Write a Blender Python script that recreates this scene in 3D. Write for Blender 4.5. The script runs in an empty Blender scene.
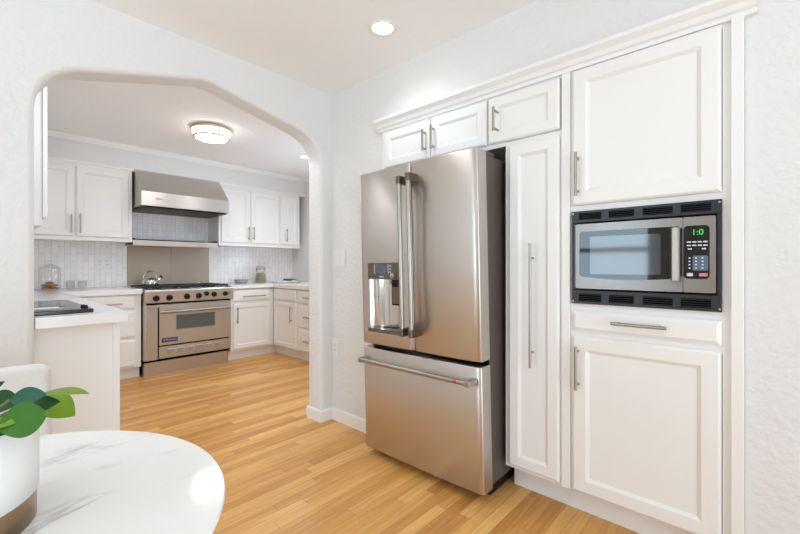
import bpy, bmesh, math, random
from mathutils import Vector, Matrix
random.seed(7)
S = bpy.context.scene
COL = S.collection
PI = math.pi

# ------------------------------------------------------------------ camera
F_PX = 396.0
YAW = math.atan(433.0 / F_PX)
cam_d = bpy.data.cameras.new('camera')
cam_d.sensor_width = 36.0
cam_d.lens = F_PX / 800 * 36
cam_d.shift_y = -1.5 / 800
cam_d.clip_start = 0.02
cam = bpy.data.objects.new('camera', cam_d)
COL.objects.link(cam)
cam.location = (0, 0, 1.155)
cam.rotation_euler = (PI / 2, 0, -YAW)
S.camera = cam

# ------------------------------------------------------------------ exposure, world, light
S.view_settings.view_transform = 'Standard'
S.view_settings.look = 'None'
S.view_settings.gamma = 1
S.view_settings.use_curve_mapping = False
S.view_settings.exposure = 0.0
try:
    S.cycles.use_denoising = True
    S.cycles.max_bounces = 14
    S.cycles.diffuse_bounces = 8
    S.cycles.transparent_max_bounces = 24
    S.cycles.sample_clamp_indirect = 6
except Exception:
    pass
W = bpy.data.worlds.new('sky'); S.world = W; W.use_nodes = True
W.node_tree.nodes['Background'].inputs[0].default_value = (0.75, 0.87, 1.0, 1)
W.node_tree.nodes['Background'].inputs[1].default_value = 0.15

def area(name, loc, direction, sx, sy, power, color):
    d = bpy.data.lights.new(name, 'AREA'); d.shape = 'RECTANGLE'; d.size = sx; d.size_y = sy
    d.energy = power; d.color = color
    o = bpy.data.objects.new(name, d); COL.objects.link(o); o.location = loc
    o.rotation_euler = Vector(direction).to_track_quat('-Z', 'Y').to_euler()
    return o
def bulb(name, loc, power, color, radius, spot=None):
    d = bpy.data.lights.new(name, 'SPOT' if spot else 'POINT'); d.energy = power; d.color = color
    d.shadow_soft_size = radius
    if spot: d.spot_size = math.radians(spot); d.spot_blend = 0.9
    o = bpy.data.objects.new(name, d); COL.objects.link(o); o.location = loc
    return o
COOL = (0.68, 0.86, 1.0); WARM = (0.90, 0.95, 1.0); NEUT = (0.88, 0.95, 1.0)
# daylight at the windows, tilted up as ground bounce to brighten the ceiling
area('daylight side window', (-2.52, 1.6, 1.35), (1, 0, 0.45), 1.08, 1.28, 39, COOL)
area('added second side daylight', (-2.52, -0.9, 1.35), (1, 0, 0.45), 1.48, 1.28, 4, COOL)  # unseen second window, added to light the room
area('added back daylight', (-0.3, -2.60, 1.05), (0, 1, 0.5), 2.36, 2.06, 110, (0.72, 0.865, 1.0))  # unseen opening behind the camera, added as the main soft light
area('added kitchen daylight', (3.56, 3.4, 1.45), (-1, 0, 0.75), 0.96, 0.96, 20, (0.66, 0.80, 1.0))  # out-of-view window, added to brighten the kitchen
# recessed lamps of the dining room that lie outside the picture
for lx, ly in ((1.25, -0.35), (0.35, -0.9), (-0.9, 0.5), (-0.9, 1.6)):
    area('recessed lamp', (lx, ly, 2.434), (0, 0, -1), 0.11, 0.11, 1.3, NEUT)
for lx, ly in ((0.6, 2.85), (1.5, 2.80), (2.3, 3.05)):
    area('unseen kitchen fill lamp', (lx, ly, 2.434), (0, 0, -1), 0.11, 0.11, 5.0, (0.86, 0.93, 1.0))  # fill lamps added out of view behind the arch for cabinets and tiles
# added fill light beside the camera, bounced off the ceiling for even brightness
fl = bulb('added ceiling fill', (-0.35, -0.35, 1.45), 60, (0.76, 0.88, 1.0), 0.12, 110)
fl.rotation_euler = Vector((0.30, 0.65, 1.0)).to_track_quat('-Z', 'Y').to_euler()

# ------------------------------------------------------------------ materials
def lin(c):
    return tuple(((v / 255) / 12.92 if v / 255 <= 0.04045 else ((v / 255 + 0.055) / 1.055) ** 2.4) for v in c) + (1,)
def pbsdf(name, rgb=(200, 200, 200), rough=0.5, metal=0.0, spec=0.5, coat=0.0, emis=None, estr=0.0):
    m = bpy.data.materials.new(name); m.use_nodes = True
    b = m.node_tree.nodes['Principled BSDF']
    b.inputs['Base Color'].default_value = lin(rgb)
    b.inputs['Roughness'].default_value = rough
    b.inputs['Metallic'].default_value = metal
    b.inputs['Specular IOR Level'].default_value = spec
    b.inputs['Coat Weight'].default_value = coat
    b.inputs['Coat Roughness'].default_value = 0.08
    if emis:
        b.inputs['Emission Color'].default_value = lin(emis); b.inputs['Emission Strength'].default_value = estr
    return m
def nodes(m): return m.node_tree.nodes, m.node_tree.links, m.node_tree.nodes['Principled BSDF']
def add_bump(m, scale, strength, dist=0.002, detail=3.0, stretch=None, ramp=None):
    n, l, b = nodes(m)
    tc = n.new('ShaderNodeTexCoord'); mp = n.new('ShaderNodeMapping')
    if stretch: mp.inputs['Scale'].default_value = stretch
    t = n.new('ShaderNodeTexNoise'); t.inputs['Scale'].default_value = scale; t.inputs['Detail'].default_value = detail
    bp = n.new('ShaderNodeBump'); bp.inputs['Strength'].default_value = strength; bp.inputs['Distance'].default_value = dist
    l.new(tc.outputs['Object'], mp.inputs['Vector']); l.new(mp.outputs[0], t.inputs['Vector'])
    if ramp:
        r = n.new('ShaderNodeValToRGB'); r.color_ramp.elements[0].position = ramp[0]; r.color_ramp.elements[1].position = ramp[1]
        l.new(t.outputs['Fac'], r.inputs[0]); l.new(r.outputs[0], bp.inputs['Height'])
    else:
        l.new(t.outputs['Fac'], bp.inputs['Height'])
    l.new(bp.outputs[0], b.inputs['Normal'])
    return t
M = {}
M['wall'] = pbsdf('painted plaster', (226, 225, 223), 0.75, spec=0.3); add_bump(M['wall'], 38, 0.55, 0.003, 4, ramp=(0.38, 0.66))
M['ceiling'] = pbsdf('ceiling paint', (243, 243, 242), 0.85, spec=0.2); add_bump(M['ceiling'], 40, 0.16, 0.003, 4, ramp=(0.40, 0.62))
M['white'] = pbsdf('white cabinet lacquer', (237, 236, 233), 0.34, spec=0.45)
M['trim'] = pbsdf('white trim paint', (238, 237, 235), 0.38, spec=0.45)
M['counter'] = pbsdf('white quartz', (240, 239, 237), 0.16, spec=0.5)
M['nickel'] = pbsdf('brushed nickel', (172, 166, 156), 0.34, 1.0)
M['chrome'] = pbsdf('polished steel', (215, 214, 210), 0.10, 1.0)
M['black_plastic'] = pbsdf('black plastic', (15, 15, 17), 0.38, spec=0.3)
M['vent_trim'] = pbsdf('dark grey vent trim', (30, 30, 33), 0.36)
M['black_slot'] = pbsdf('slot black', (4, 4, 4), 0.9, spec=0.05)  # near-black for the gasket and for painted shade in slots and gaps
M['black_glass'] = pbsdf('black glass', (12, 12, 13), 0.04, spec=0.5)
M['screen_glass'] = pbsdf('dark mesh glass', (60, 64, 68), 0.06, spec=0.8)
M['oven_glass'] = pbsdf('oven glass', (84, 92, 84), 0.06, spec=0.8)
M['iron'] = pbsdf('cast iron', (28, 27, 27), 0.55)
M['case'] = pbsdf('dark grey enamel', (90, 80, 74), 0.45)
M['bronze'] = pbsdf('dark satin metal', (128, 116, 104), 0.34, 1.0)
M['band'] = pbsdf('bronze band', (158, 128, 98), 0.28, 1.0)
M['copper'] = pbsdf('copper', (196, 128, 100), 0.25, 1.0)
M['display'] = pbsdf('grey lcd', (92, 98, 106), 0.15)
M['led'] = pbsdf('green led', (20, 120, 50), 0.4, emis=(40, 230, 90), estr=0.9)
M['key_white'] = pbsdf('printed white', (215, 218, 220), 0.5)
M['key_blue'] = pbsdf('keypad blue', (84, 104, 122), 0.4)
M['key_pink'] = pbsdf('keypad pink', (214, 120, 124), 0.4)
M['badge'] = pbsdf('badge blue', (52, 50, 104), 0.3)
M['silver'] = pbsdf('silver lettering', (206, 206, 214), 0.3, 0.6)
M['plate'] = pbsdf('white plastic plate', (232, 231, 228), 0.4)
M['slotgrey'] = pbsdf('socket grey', (120, 118, 116), 0.5)
M['pot'] = pbsdf('white ceramic', (232, 230, 226), 0.35)
M['cookie'] = pbsdf('baked gold', (176, 116, 50), 0.7); add_bump(M['cookie'], 60, 0.6, 0.004)
M['beans'] = pbsdf('dried herbs', (158, 148, 112), 0.8); add_bump(M['beans'], 120, 1.0, 0.006)
M['bowl'] = pbsdf('grey glaze', (150, 156, 164), 0.25)
M['paper'] = pbsdf('paper', (232, 230, 224), 0.8)
M['cover'] = pbsdf('olive cover', (86, 84, 72), 0.6)
M['fabric'] = pbsdf('off white boucle', (226, 224, 220), 0.9, spec=0.2); add_bump(M['fabric'], 160, 0.9, 0.004, 4)
M['legwood'] = pbsdf('pale oak', (190, 150, 104), 0.45)
M['cooktop'] = pbsdf('black enamel', (40, 38, 37), 0.14)
M['lampshade'] = pbsdf('lit glass', (255, 250, 240), 0.3, emis=(252, 250, 246), estr=8.0)
M['diffuser'] = pbsdf('lit diffuser', (255, 252, 246), 0.3, emis=(250, 250, 255), estr=19.0)
M['lamp'] = pbsdf('lit lens', (255, 255, 255), 0.3, emis=(255, 250, 240), estr=14.0)
M['brass'] = pbsdf('satin brass', (200, 188, 160), 0.45, 0.5)
M['concrete'] = pbsdf('dark joint', (60, 56, 52), 0.8)

def stainless(name, rgb, rough, rot=0.25, aniso=0.75, scale=(1, 1, 900)):
    m = pbsdf(name, rgb, rough, 1.0); n, l, b = nodes(m)
    b.inputs['Anisotropic'].default_value = aniso; b.inputs['Anisotropic Rotation'].default_value = rot
    tg = n.new('ShaderNodeTangent'); tg.direction_type = 'RADIAL'; tg.axis = 'Z'
    l.new(tg.outputs[0], b.inputs['Tangent'])
    tc = n.new('ShaderNodeTexCoord'); mp = n.new('ShaderNodeMapping'); mp.inputs['Scale'].default_value = scale
    t = n.new('ShaderNodeTexNoise'); t.inputs['Scale'].default_value = 1.0; t.inputs['Detail'].default_value = 3
    mr = n.new('ShaderNodeMapRange'); mr.inputs[3].default_value = rough - 0.015; mr.inputs[4].default_value = rough + 0.02
    l.new(tc.outputs['Object'], mp.inputs[0]); l.new(mp.outputs[0], t.inputs['Vector']); l.new(t.outputs['Fac'], mr.inputs[0])
    l.new(mr.outputs[0], b.inputs['Roughness'])
    return m
M['steel'] = stainless('brushed stainless', (206, 199, 192), 0.36)
M['steel_dark'] = stainless('brushed dark stainless', (150, 146, 142), 0.36)
M['steel_mid'] = stainless('brushed stainless panel', (180, 168, 155), 0.36)
M['steel_range'] = stainless('brushed stainless warm', (202, 196, 188), 0.32)

def oak_floor():
    m = pbsdf('oak strip floor', (200, 150, 90), 0.3, spec=0.5); n, l, b = nodes(m)
    def math_(op, a, bb=None, c=None):
        q = n.new('ShaderNodeMath'); q.operation = op
        for i, v in enumerate((a, bb, c)):
            if v is None: continue
            if isinstance(v, (int, float)): q.inputs[i].default_value = v
            else: l.new(v, q.inputs[i])
        return q.outputs[0]
    tc = n.new('ShaderNodeTexCoord'); sep = n.new('ShaderNodeSeparateXYZ'); l.new(tc.outputs['Object'], sep.inputs[0])
    x, y = sep.outputs[0], sep.outputs[1]
    WD = 0.058
    yr = math_('DIVIDE', y, WD); row = math_('FLOOR', yr); fy = math_('FRACT', yr)
    wn = n.new('ShaderNodeTexWhiteNoise'); wn.noise_dimensions = '1D'; l.new(row, wn.inputs['W'])
    xo = math_('MULTIPLY_ADD', wn.outputs['Value'], 3.7, x)
    xl = math_('DIVIDE', xo, 0.92); colm = math_('FLOOR', xl); fx = math_('FRACT', xl)
    cb = n.new('ShaderNodeCombineXYZ'); l.new(row, cb.inputs[0]); l.new(colm, cb.inputs[1])
    w2 = n.new('ShaderNodeTexWhiteNoise'); w2.noise_dimensions = '2D'; l.new(cb.outputs[0], w2.inputs['Vector'])
    rnd = w2.outputs['Value']
    ramp = n.new('ShaderNodeValToRGB'); e = ramp.color_ramp.elements
    e[0].position = 0.0; e[0].color = lin((202, 142, 72)); e[1].position = 1.0; e[1].color = lin((236, 186, 112))
    k = e.new(0.35); k.color = lin((214, 156, 82)); k = e.new(0.7); k.color = lin((224, 169, 94))
    l.new(rnd, ramp.inputs[0])
    # grain: long noise shifted per board
    cv = n.new('ShaderNodeCombineXYZ')
    l.new(math_('MULTIPLY_ADD', rnd, 40.0, math_('MULTIPLY', xo, 3.0)), cv.inputs[0]); l.new(math_('MULTIPLY', y, 55.0), cv.inputs[1]); l.new(math_('MULTIPLY', rnd, 17.0), cv.inputs[2])
    g = n.new('ShaderNodeTexNoise'); g.inputs['Scale'].default_value = 1.0; g.inputs['Detail'].default_value = 5; g.inputs['Distortion'].default_value = 0.8
    l.new(cv.outputs[0], g.inputs['Vector'])
    gr = n.new('ShaderNodeValToRGB'); gr.color_ramp.elements[0].position = 0.32; gr.color_ramp.elements[0].color = (0.60, 0.52, 0.44, 1)
    gr.color_ramp.elements[1].position = 0.60; gr.color_ramp.elements[1].color = (1.05, 1.05, 1.05, 1)
    l.new(g.outputs['Fac'], gr.inputs[0])
    mx = n.new('ShaderNodeMix'); mx.data_type = 'RGBA'; mx.blend_type = 'MULTIPLY'; mx.inputs[0].default_value = 0.5
    l.new(ramp.outputs[0], mx.inputs[6]); l.new(gr.outputs[0], mx.inputs[7])
    # joints between boards
    jy = math_('MAXIMUM', math_('LESS_THAN', fy, 0.022), math_('LESS_THAN', fx, 0.0022))
    mj = n.new('ShaderNodeMix'); mj.data_type = 'RGBA'; l.new(math_('MULTIPLY', jy, 0.55), mj.inputs[0])
    l.new(mx.outputs[2], mj.inputs[6]); mj.inputs[7].default_value = lin((96, 60, 30))
    l.new(mj.outputs[2], b.inputs['Base Color'])
    rr = n.new('ShaderNodeMapRange'); rr.inputs[3].default_value = 0.26; rr.inputs[4].default_value = 0.40
    l.new(g.outputs['Fac'], rr.inputs[0]); l.new(rr.outputs[0], b.inputs['Roughness'])
    bp = n.new('ShaderNodeBump'); bp.inputs['Strength'].default_value = 0.08; bp.inputs['Distance'].default_value = 0.002
    l.new(g.outputs['Fac'], bp.inputs['Height']); l.new(bp.outputs[0], b.inputs['Normal'])
    return m
M['floor'] = oak_floor()

def marble():
    m = pbsdf('white marble', (238, 238, 236), 0.08, spec=0.5); n, l, b = nodes(m)
    tc = n.new('ShaderNodeTexCoord'); mp = n.new('ShaderNodeMapping'); mp.inputs['Rotation'].default_value = (0, 0, 0.90)
    mp.inputs['Scale'].default_value = (1.2, 3.0, 1)
    l.new(tc.outputs['Object'], mp.inputs[0])
    def vein(scale, off, width, seed):
        t = n.new('ShaderNodeTexNoise'); t.noise_dimensions = '4D'; t.inputs['W'].default_value = seed
        t.inputs['Scale'].default_value = scale; t.inputs['Detail'].default_value = 6; t.inputs['Roughness'].default_value = 0.55; t.inputs['Distortion'].default_value = 0.6
        l.new(mp.outputs[0], t.inputs['Vector'])
        a = n.new('ShaderNodeMath'); a.operation = 'SUBTRACT'; a.inputs[1].default_value = off; l.new(t.outputs['Fac'], a.inputs[0])
        c = n.new('ShaderNodeMath'); c.operation = 'ABSOLUTE'; l.new(a.outputs[0], c.inputs[0])
        r = n.new('ShaderNodeMapRange'); r.inputs[1].default_value = 0; r.inputs[2].default_value = width; r.inputs[3].default_value = 1; r.inputs[4].default_value = 0
        l.new(c.outputs[0], r.inputs[0]); return r.outputs[0]
    v1 = vein(1.1, 0.5, 0.030, 3.1); v2 = vein(2.2, 0.58, 0.014, 8.7)
    fade = n.new('ShaderNodeTexNoise'); fade.inputs['Scale'].default_value = 3.5; l.new(mp.outputs[0], fade.inputs['Vector'])
    fr = n.new('ShaderNodeMapRange'); fr.inputs[1].default_value = 0.48; fr.inputs[2].default_value = 0.75; l.new(fade.outputs['Fac'], fr.inputs[0])
    s = n.new('ShaderNodeMath'); s.operation = 'MAXIMUM'; l.new(v1, s.inputs[0]); l.new(v2, s.inputs[1])
    s2 = n.new('ShaderNodeMath'); s2.operation = 'MULTIPLY'; l.new(s.outputs[0], s2.inputs[0]); l.new(fr.outputs[0], s2.inputs[1])
    mx = n.new('ShaderNodeMix'); mx.data_type = 'RGBA'; l.new(s2.outputs[0], mx.inputs[0])
    mx.inputs[6].default_value = lin((240, 240, 238)); mx.inputs[7].default_value = lin((178, 178, 178))
    l.new(mx.outputs[2], b.inputs['Base Color'])
    return m
M['marble'] = marble()

def tiles():
    m = pbsdf('glazed picket tile', (226, 222, 220), 0.16, spec=0.5); n, l, b = nodes(m)
    tc = n.new('ShaderNodeTexCoord'); sp = n.new('ShaderNodeSeparateXYZ'); l.new(tc.outputs['Object'], sp.inputs[0])
    ad = n.new('ShaderNodeMath'); ad.operation = 'ADD'; l.new(sp.outputs[0], ad.inputs[0]); l.new(sp.outputs[1], ad.inputs[1])
    cb = n.new('ShaderNodeCombineXYZ'); l.new(sp.outputs[2], cb.inputs[0]); l.new(ad.outputs[0], cb.inputs[1])
    br = n.new('ShaderNodeTexBrick'); l.new(cb.outputs[0], br.inputs['Vector'])
    br.inputs['Scale'].default_value = 1.0; br.inputs['Brick Width'].default_value = 0.15; br.inputs['Row Height'].default_value = 0.05
    br.inputs['Mortar Size'].default_value = 0.0022; br.inputs['Mortar Smooth'].default_value = 0.3
    br.inputs['Color1'].default_value = lin((246, 243, 241)); br.inputs['Color2'].default_value = lin((237, 233, 231)); br.inputs['Mortar'].default_value = lin((216, 211, 209))
    l.new(br.outputs['Color'], b.inputs['Base Color'])
    bp = n.new('ShaderNodeBump'); bp.invert = True; bp.inputs['Strength'].default_value = 0.5; bp.inputs['Distance'].default_value = 0.003
    l.new(br.outputs['Fac'], bp.inputs['Height']); l.new(bp.outputs[0], b.inputs['Normal'])
    return m
M['tile'] = tiles()

def thin_glass(name, tint=(0.97, 0.98, 0.98), refl=0.10):
    m = bpy.data.materials.new(name); m.use_nodes = True; n, l = m.node_tree.nodes, m.node_tree.links
    n.remove(n['Principled BSDF']); out = n['Material Output']
    tr = n.new('ShaderNodeBsdfTransparent'); tr.inputs[0].default_value = tint + (1,)
    gl = n.new('ShaderNodeBsdfGlossy'); gl.inputs['Roughness'].default_value = 0.03
    lw = n.new('ShaderNodeLayerWeight'); lw.inputs[0].default_value = 0.35
    mr = n.new('ShaderNodeMapRange'); mr.inputs[3].default_value = refl * 0.4; mr.inputs[4].default_value = refl * 6
    l.new(lw.outputs['Facing'], mr.inputs[0])
    mx = n.new('ShaderNodeMixShader'); l.new(mr.outputs[0], mx.inputs[0]); l.new(tr.outputs[0], mx.inputs[1]); l.new(gl.outputs[0], mx.inputs[2])
    l.new(mx.outputs[0], out.inputs['Surface'])
    return m
M['glass'] = thin_glass('clear glass')
M['pane'] = thin_glass('window pane', (0.98, 0.99, 1.0), 0.06)

def leaf_mat(name, rgb, rgb2):
    m = pbsdf(name, rgb, 0.42, spec=0.35); n, l, b = nodes(m)
    tc = n.new('ShaderNodeTexCoord'); t = n.new('ShaderNodeTexNoise'); t.inputs['Scale'].default_value = 28
    l.new(tc.outputs['Object'], t.inputs['Vector'])
    mx = n.new('ShaderNodeMix'); mx.data_type = 'RGBA'; l.new(t.outputs['Fac'], mx.inputs[0])
    mx.inputs[6].default_value = lin(rgb); mx.inputs[7].default_value = lin(rgb2); l.new(mx.outputs[2], b.inputs['Base Color'])
    return m
M['leaf_lime'] = leaf_mat('young leaf', (124, 152, 36), (96, 132, 26))
M['leaf_mid'] = leaf_mat('green leaf', (62, 116, 22), (42, 94, 16))
M['leaf_dark'] = leaf_mat('dark leaf', (22, 66, 26), (34, 82, 34))
M['leaf_sheen'] = leaf_mat('dark leaf with painted sheen', (52, 104, 84), (34, 86, 58))  # dark leaf, its bluish highlight put into the base colour
M['stem'] = pbsdf('stem', (110, 120, 62), 0.6)

# ------------------------------------------------------------------ mesh building
ORG = {}
def vkey(o): return o.name
class MB:
    def __init__(self): self.v = []; self.f = []; self.s = []; self.mi = []
    def add(self, vs, fs, smooth=False, mi=0):
        k = len(self.v); self.v += [tuple(p) for p in vs]
        for f in fs: self.f.append(tuple(i + k for i in f)); self.s.append(smooth); self.mi.append(mi)
    def box(self, x0, x1, y0, y1, z0, z1, mi=0):
        if x0 > x1: x0, x1 = x1, x0
        if y0 > y1: y0, y1 = y1, y0
        if z0 > z1: z0, z1 = z1, z0
        vs = [(x0, y0, z0), (x1, y0, z0), (x1, y1, z0), (x0, y1, z0), (x0, y0, z1), (x1, y0, z1), (x1, y1, z1), (x0, y1, z1)]
        self.add(vs, [(0, 3, 2, 1), (4, 5, 6, 7), (0, 1, 5, 4), (1, 2, 6, 5), (2, 3, 7, 6), (3, 0, 4, 7)], mi=mi); return self
    def prism(self, pts, ext, mi=0, smooth=False):
        """pts: list of 3D points (a planar loop); ext: vector"""
        n = len(pts); e = Vector(ext)
        vs = [Vector(p) for p in pts] + [Vector(p) + e for p in pts]
        fs = [tuple(range(n))[::-1], tuple(range(n, 2 * n))]
        self.add(vs, fs, False, mi)
        self.add(vs, [(i, (i + 1) % n, n + (i + 1) % n, n + i) for i in range(n)], smooth, mi); return self
    def cyl(self, p0, p1, r, n=16, r1=None, mi=0):
        p0, p1 = Vector(p0), Vector(p1); d = (p1 - p0).normalized(); r1 = r if r1 is None else r1
        a = d.orthogonal().normalized(); b = d.cross(a)
        c = [a * math.cos(2 * PI * i / n) + b * math.sin(2 * PI * i / n) for i in range(n)]
        vs = [p0 + q * r for q in c] + [p1 + q * r1 for q in c]
        self.add(vs, [(i, (i + 1) % n, n + (i + 1) % n, n + i) for i in range(n)], True, mi)
        self.add([p0 + q * r for q in c], [tuple(range(n))[::-1]], False, mi); self.add([p1 + q * r1 for q in c], [tuple(range(n))], False, mi)
        return self
    def lathe(self, prof, c, n=40, mi=0, smooth=True):
        k = len(prof); vs = []
        for i in range(n):
            a = 2 * PI * i / n
            for r, z in prof: vs.append((c[0] + r * math.cos(a), c[1] + r * math.sin(a), c[2] + z))
        fs = []
        for i in range(n):
            j = (i + 1) % n
            for q in range(k - 1): fs.append((i * k + q, j * k + q, j * k + q + 1, i * k + q + 1))
        self.add(vs, fs, smooth, mi); return self
    def tube(self, pts, r, n=10, mi=0):
        pts = [Vector(p) for p in pts]; vs = []
        for i, p in enumerate(pts):
            d = (pts[min(i + 1, len(pts) - 1)] - pts[max(i - 1, 0)]).normalized()
            ref = Vector((0.13, 0.31, 0.94)); a = d.cross(ref).normalized(); b = d.cross(a)
            for k in range(n): vs.append(p + (a * math.cos(2 * PI * k / n) + b * math.sin(2 * PI * k / n)) * r)
        fs = [(i * n + k, i * n + (k + 1) % n, (i + 1) * n + (k + 1) % n, (i + 1) * n + k) for i in range(len(pts) - 1) for k in range(n)]
        self.add(vs, fs, True, mi)
        self.add(vs[:n], [tuple(range(n))[::-1]], False, mi); self.add(vs[-n:], [tuple(range(n))], False, mi); return self
    def build(self, name, mats, parent=None, bevel=0, segs=2, origin=None, weld=False):
        if not isinstance(mats, (list, tuple)): mats = [mats]
        if parent is not None: o0 = ORG[parent.name]
        elif origin is not None: o0 = Vector(origin)
        else:
            o0 = Vector((0, 0, 0))
        me = bpy.data.meshes.new(name)
        me.from_pydata([tuple(Vector(p) - o0) for p in self.v], [], self.f)
        for m in mats: me.materials.append(m)
        for p, s, k in zip(me.polygons, self.s, self.mi): p.use_smooth = s; p.material_index = k
        bm = bmesh.new(); bm.from_mesh(me)
        if weld: bmesh.ops.remove_doubles(bm, verts=bm.verts, dist=1e-5)
        bmesh.ops.recalc_face_normals(bm, faces=bm.faces); bm.to_mesh(me); bm.free(); me.update()
        o = bpy.data.objects.new(name, me); COL.objects.link(o)
        if parent is not None: o.parent = parent
        else: o.location = o0
        ORG[o.name] = o0
        if bevel:
            b = o.modifiers.new('bevel', 'BEVEL'); b.width = bevel; b.segments = segs; b.limit_method = 'ANGLE'; b.angle_limit = math.radians(40)
            b.harden_normals = False
        return o
def tag(o, label, cat, group=None, kind=None):
    o['label'] = label; o['category'] = cat
    if group: o['group'] = group
    if kind: o['kind'] = kind
    return o
def thing(name, loc, label, cat, group=None):
    o = bpy.data.objects.new(name, None); COL.objects.link(o); o.location = loc; o.empty_display_size = 0.1
    ORG[o.name] = Vector(loc); return tag(o, label, cat, group)
def struct(o): o['kind'] = 'structure'; return o
# maps a (along the face), d (outwards from the face), z
class Face:
    def __init__(self, axis, pos): self.axis, self.pos = axis, pos
    def p(self, a, d, z): return (self.pos - d, a, z) if self.axis == 'x' else (a, self.pos - d, z)
    def box(self, mb, a0, a1, d0, d1, z0, z1, mi=0):
        p, q = self.p(a0, d0, z0), self.p(a1, d1, z1); mb.box(p[0], q[0], p[1], q[1], p[2], q[2], mi); return mb
def panel(mb, fc, a0, a1, z0, z1, t=0.02, frame=0.05, d0=0.0, style='shaker'):
    """cabinet front with framed, recessed centre panel"""
    if style == 'shaker':
        rings = [(0, 0), (0, t - 0.008), (0.003, t - 0.004), (0.010, t), (frame, t), (frame + 0.003, t - 0.002), (frame + 0.014, t - 0.010)]
    else:
        rings = [(0, 0), (0, t - 0.008), (0.004, t - 0.006), (0.014, t)]
    vs = []
    for i, d in rings:
        for a, z in ((a0 + i, z0 + i), (a1 - i, z0 + i), (a1 - i, z1 - i), (a0 + i, z1 - i)): vs.append(fc.p(a, d0 + d, z))
    fs = [(3, 2, 1, 0)]
    for k in range(len(rings) - 1):
        for i in range(4):
            j = (i + 1) % 4; fs.append((k * 4 + i, k * 4 + j, k * 4 + 4 + j, k * 4 + 4 + i))
    n = (len(rings) - 1) * 4; fs.append((n, n + 1, n + 2, n + 3))
    mb.add(vs, fs); return mb
def pull(mb, fc, a0, z0, a1, z1, d0, proj=0.032, r=0.0068):
    """bar pull from (a0,z0) to (a1,z1) on a front whose surface is at depth d0"""
    A, B = Vector(fc.p(a0, d0 + proj, z0)), Vector(fc.p(a1, d0 + proj, z1))
    mb.cyl(A, B, r, 12)
    L = (B - A); out = Vector(fc.p(0, 1, 0)) - Vector(fc.p(0, 0, 0))
    for t in (0.12, 0.88):
        q = A + L * t; mb.cyl(q, q - out * proj, r * 0.85, 10)
    return mb

# ------------------------------------------------------------------ room shell
H = 2.44
XR = 1.865          # wall with the built-in cabinets
YA = 2.40           # arch wall, near face
YB = 5.33           # kitchen back wall
XK = 3.37           # kitchen right wall
struct(MB().box(-2.5, 3.6, -2.5, 5.5, -0.1, 0).build('floor', M['floor']))
struct(MB().box(-2.5, 3.6, -2.5, 5.5, H, H + 0.1).build('ceiling', M['ceiling']))
w = MB()
w.box(XR, XR + 0.1, -2.4, 0.045, 0, H)
w.box(XR, XR + 0.1, 1.852, YA, 0, H)
w.box(XR, XR + 0.1, 0.045, 1.852, 2.075, H)
w.box(2.50, 2.6, 0.0, 1.9, 0, H)
w.box(XR + 0.1, 2.5, -0.055, 0.045, 0, H)
w.box(XR + 0.1, 2.5, 1.852, 1.952, 0, H)
struct(w.build('wall_right', M['wall']))
def window_wall_x(name, x0, x1, y0, y1, holes, mat):
    """wall slab normal to x with rectangular holes (y0,y1,z0,z1)"""
    m = MB(); ys = sorted({y0, y1, *[h[0] for h in holes], *[h[1] for h in holes]})
    for a, b in zip(ys, ys[1:]):
        h = [q for q in holes if q[0] <= a + 1e-6 and q[1] >= b - 1e-6]
        if h:
            if h[0][2] > 0: m.box(x0, x1, a, b, 0, h[0][2])
            m.box(x0, x1, a, b, h[0][3], H)
        else: m.box(x0, x1, a, b, 0, H)
    return struct(m.build(name, mat))
window_wall_x('wall_left', -2.4, -2.3, -2.4, 2.4, [(1.05, 2.15, 0.75, 2.05), (-1.65, -0.15, 0.75, 2.05)], M['wall'])
m = MB(); m.box(-2.4, -1.5, -2.4, -2.3, 0, H); m.box(0.9, XR, -2.4, -2.3, 0, H); m.box(-1.5, 0.9, -2.4, -2.3, 2.2, H)
struct(m.build('wall_back', M['wall']))
# the wall with the wide pointed arch
def arc(cx, cz, r, a0, a1, n):
    return [(cx + r * math.cos(math.radians(a0 + (a1 - a0) * i / n)), cz + r * math.sin(math.radians(a0 + (a1 - a0) * i / n))) for i in range(n + 1)]
def smooth_path(ctrl, n=10):
    """quadratic rounding of a polyline: ctrl = (x, z, rounding radius)"""
    out = []
    for i, (x, z, r) in enumerate(ctrl):
        if r == 0 or i in (0, len(ctrl) - 1): out.append((x, z)); continue
        p = Vector((x, z)); a = Vector(ctrl[i - 1][:2]); b = Vector(ctrl[i + 1][:2])
        s = p + (a - p).normalized() * r; e = p + (b - p).normalized() * r
        for k in range(n + 1):
            t = k / n; q = s * (1 - t) ** 2 + p * 2 * t * (1 - t) + e * t * t; out.append((q.x, q.y))
    return out
arch = smooth_path([(0.204, 0, 0), (0.204, 2.042, 0.19), (0.955, 2.246, 0.06), (1.761, 2.072, 0.20), (1.761, 0, 0)], 12)
from mathutils.geometry import tessellate_polygon
def offset_path(path, d):
    out = []
    for k, (x, z) in enumerate(path):
        a = Vector(path[max(k - 1, 0)]); b = Vector(path[min(k + 1, len(path) - 1)]); t_ = (b - a).normalized()
        out.append((x - t_.y * d, z + t_.x * d))
    out[0] = (out[0][0], 0); out[-1] = (out[-1][0], 0)
    return out
m = MB(); RB = 0.024; YE = YA + 0.165
frame_l, frame_r = [(-2.3, 0)], [(XR + 0.05, 0), (XR + 0.05, H), (-2.3, H)]
rows = []
for k in range(6):
    q = PI / 2 * k / 5; rows.append((RB * (1 - math.sin(q)), YA + RB * (1 - math.cos(q))))
for k in range(6):
    q = PI / 2 * k / 5; rows.append((RB * (1 - math.cos(q)), YE - RB * (1 - math.sin(q))))
grid = [[(x, y, z) for x, z in offset_path(arch, d)] for d, y in rows]
na = len(arch)
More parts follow.
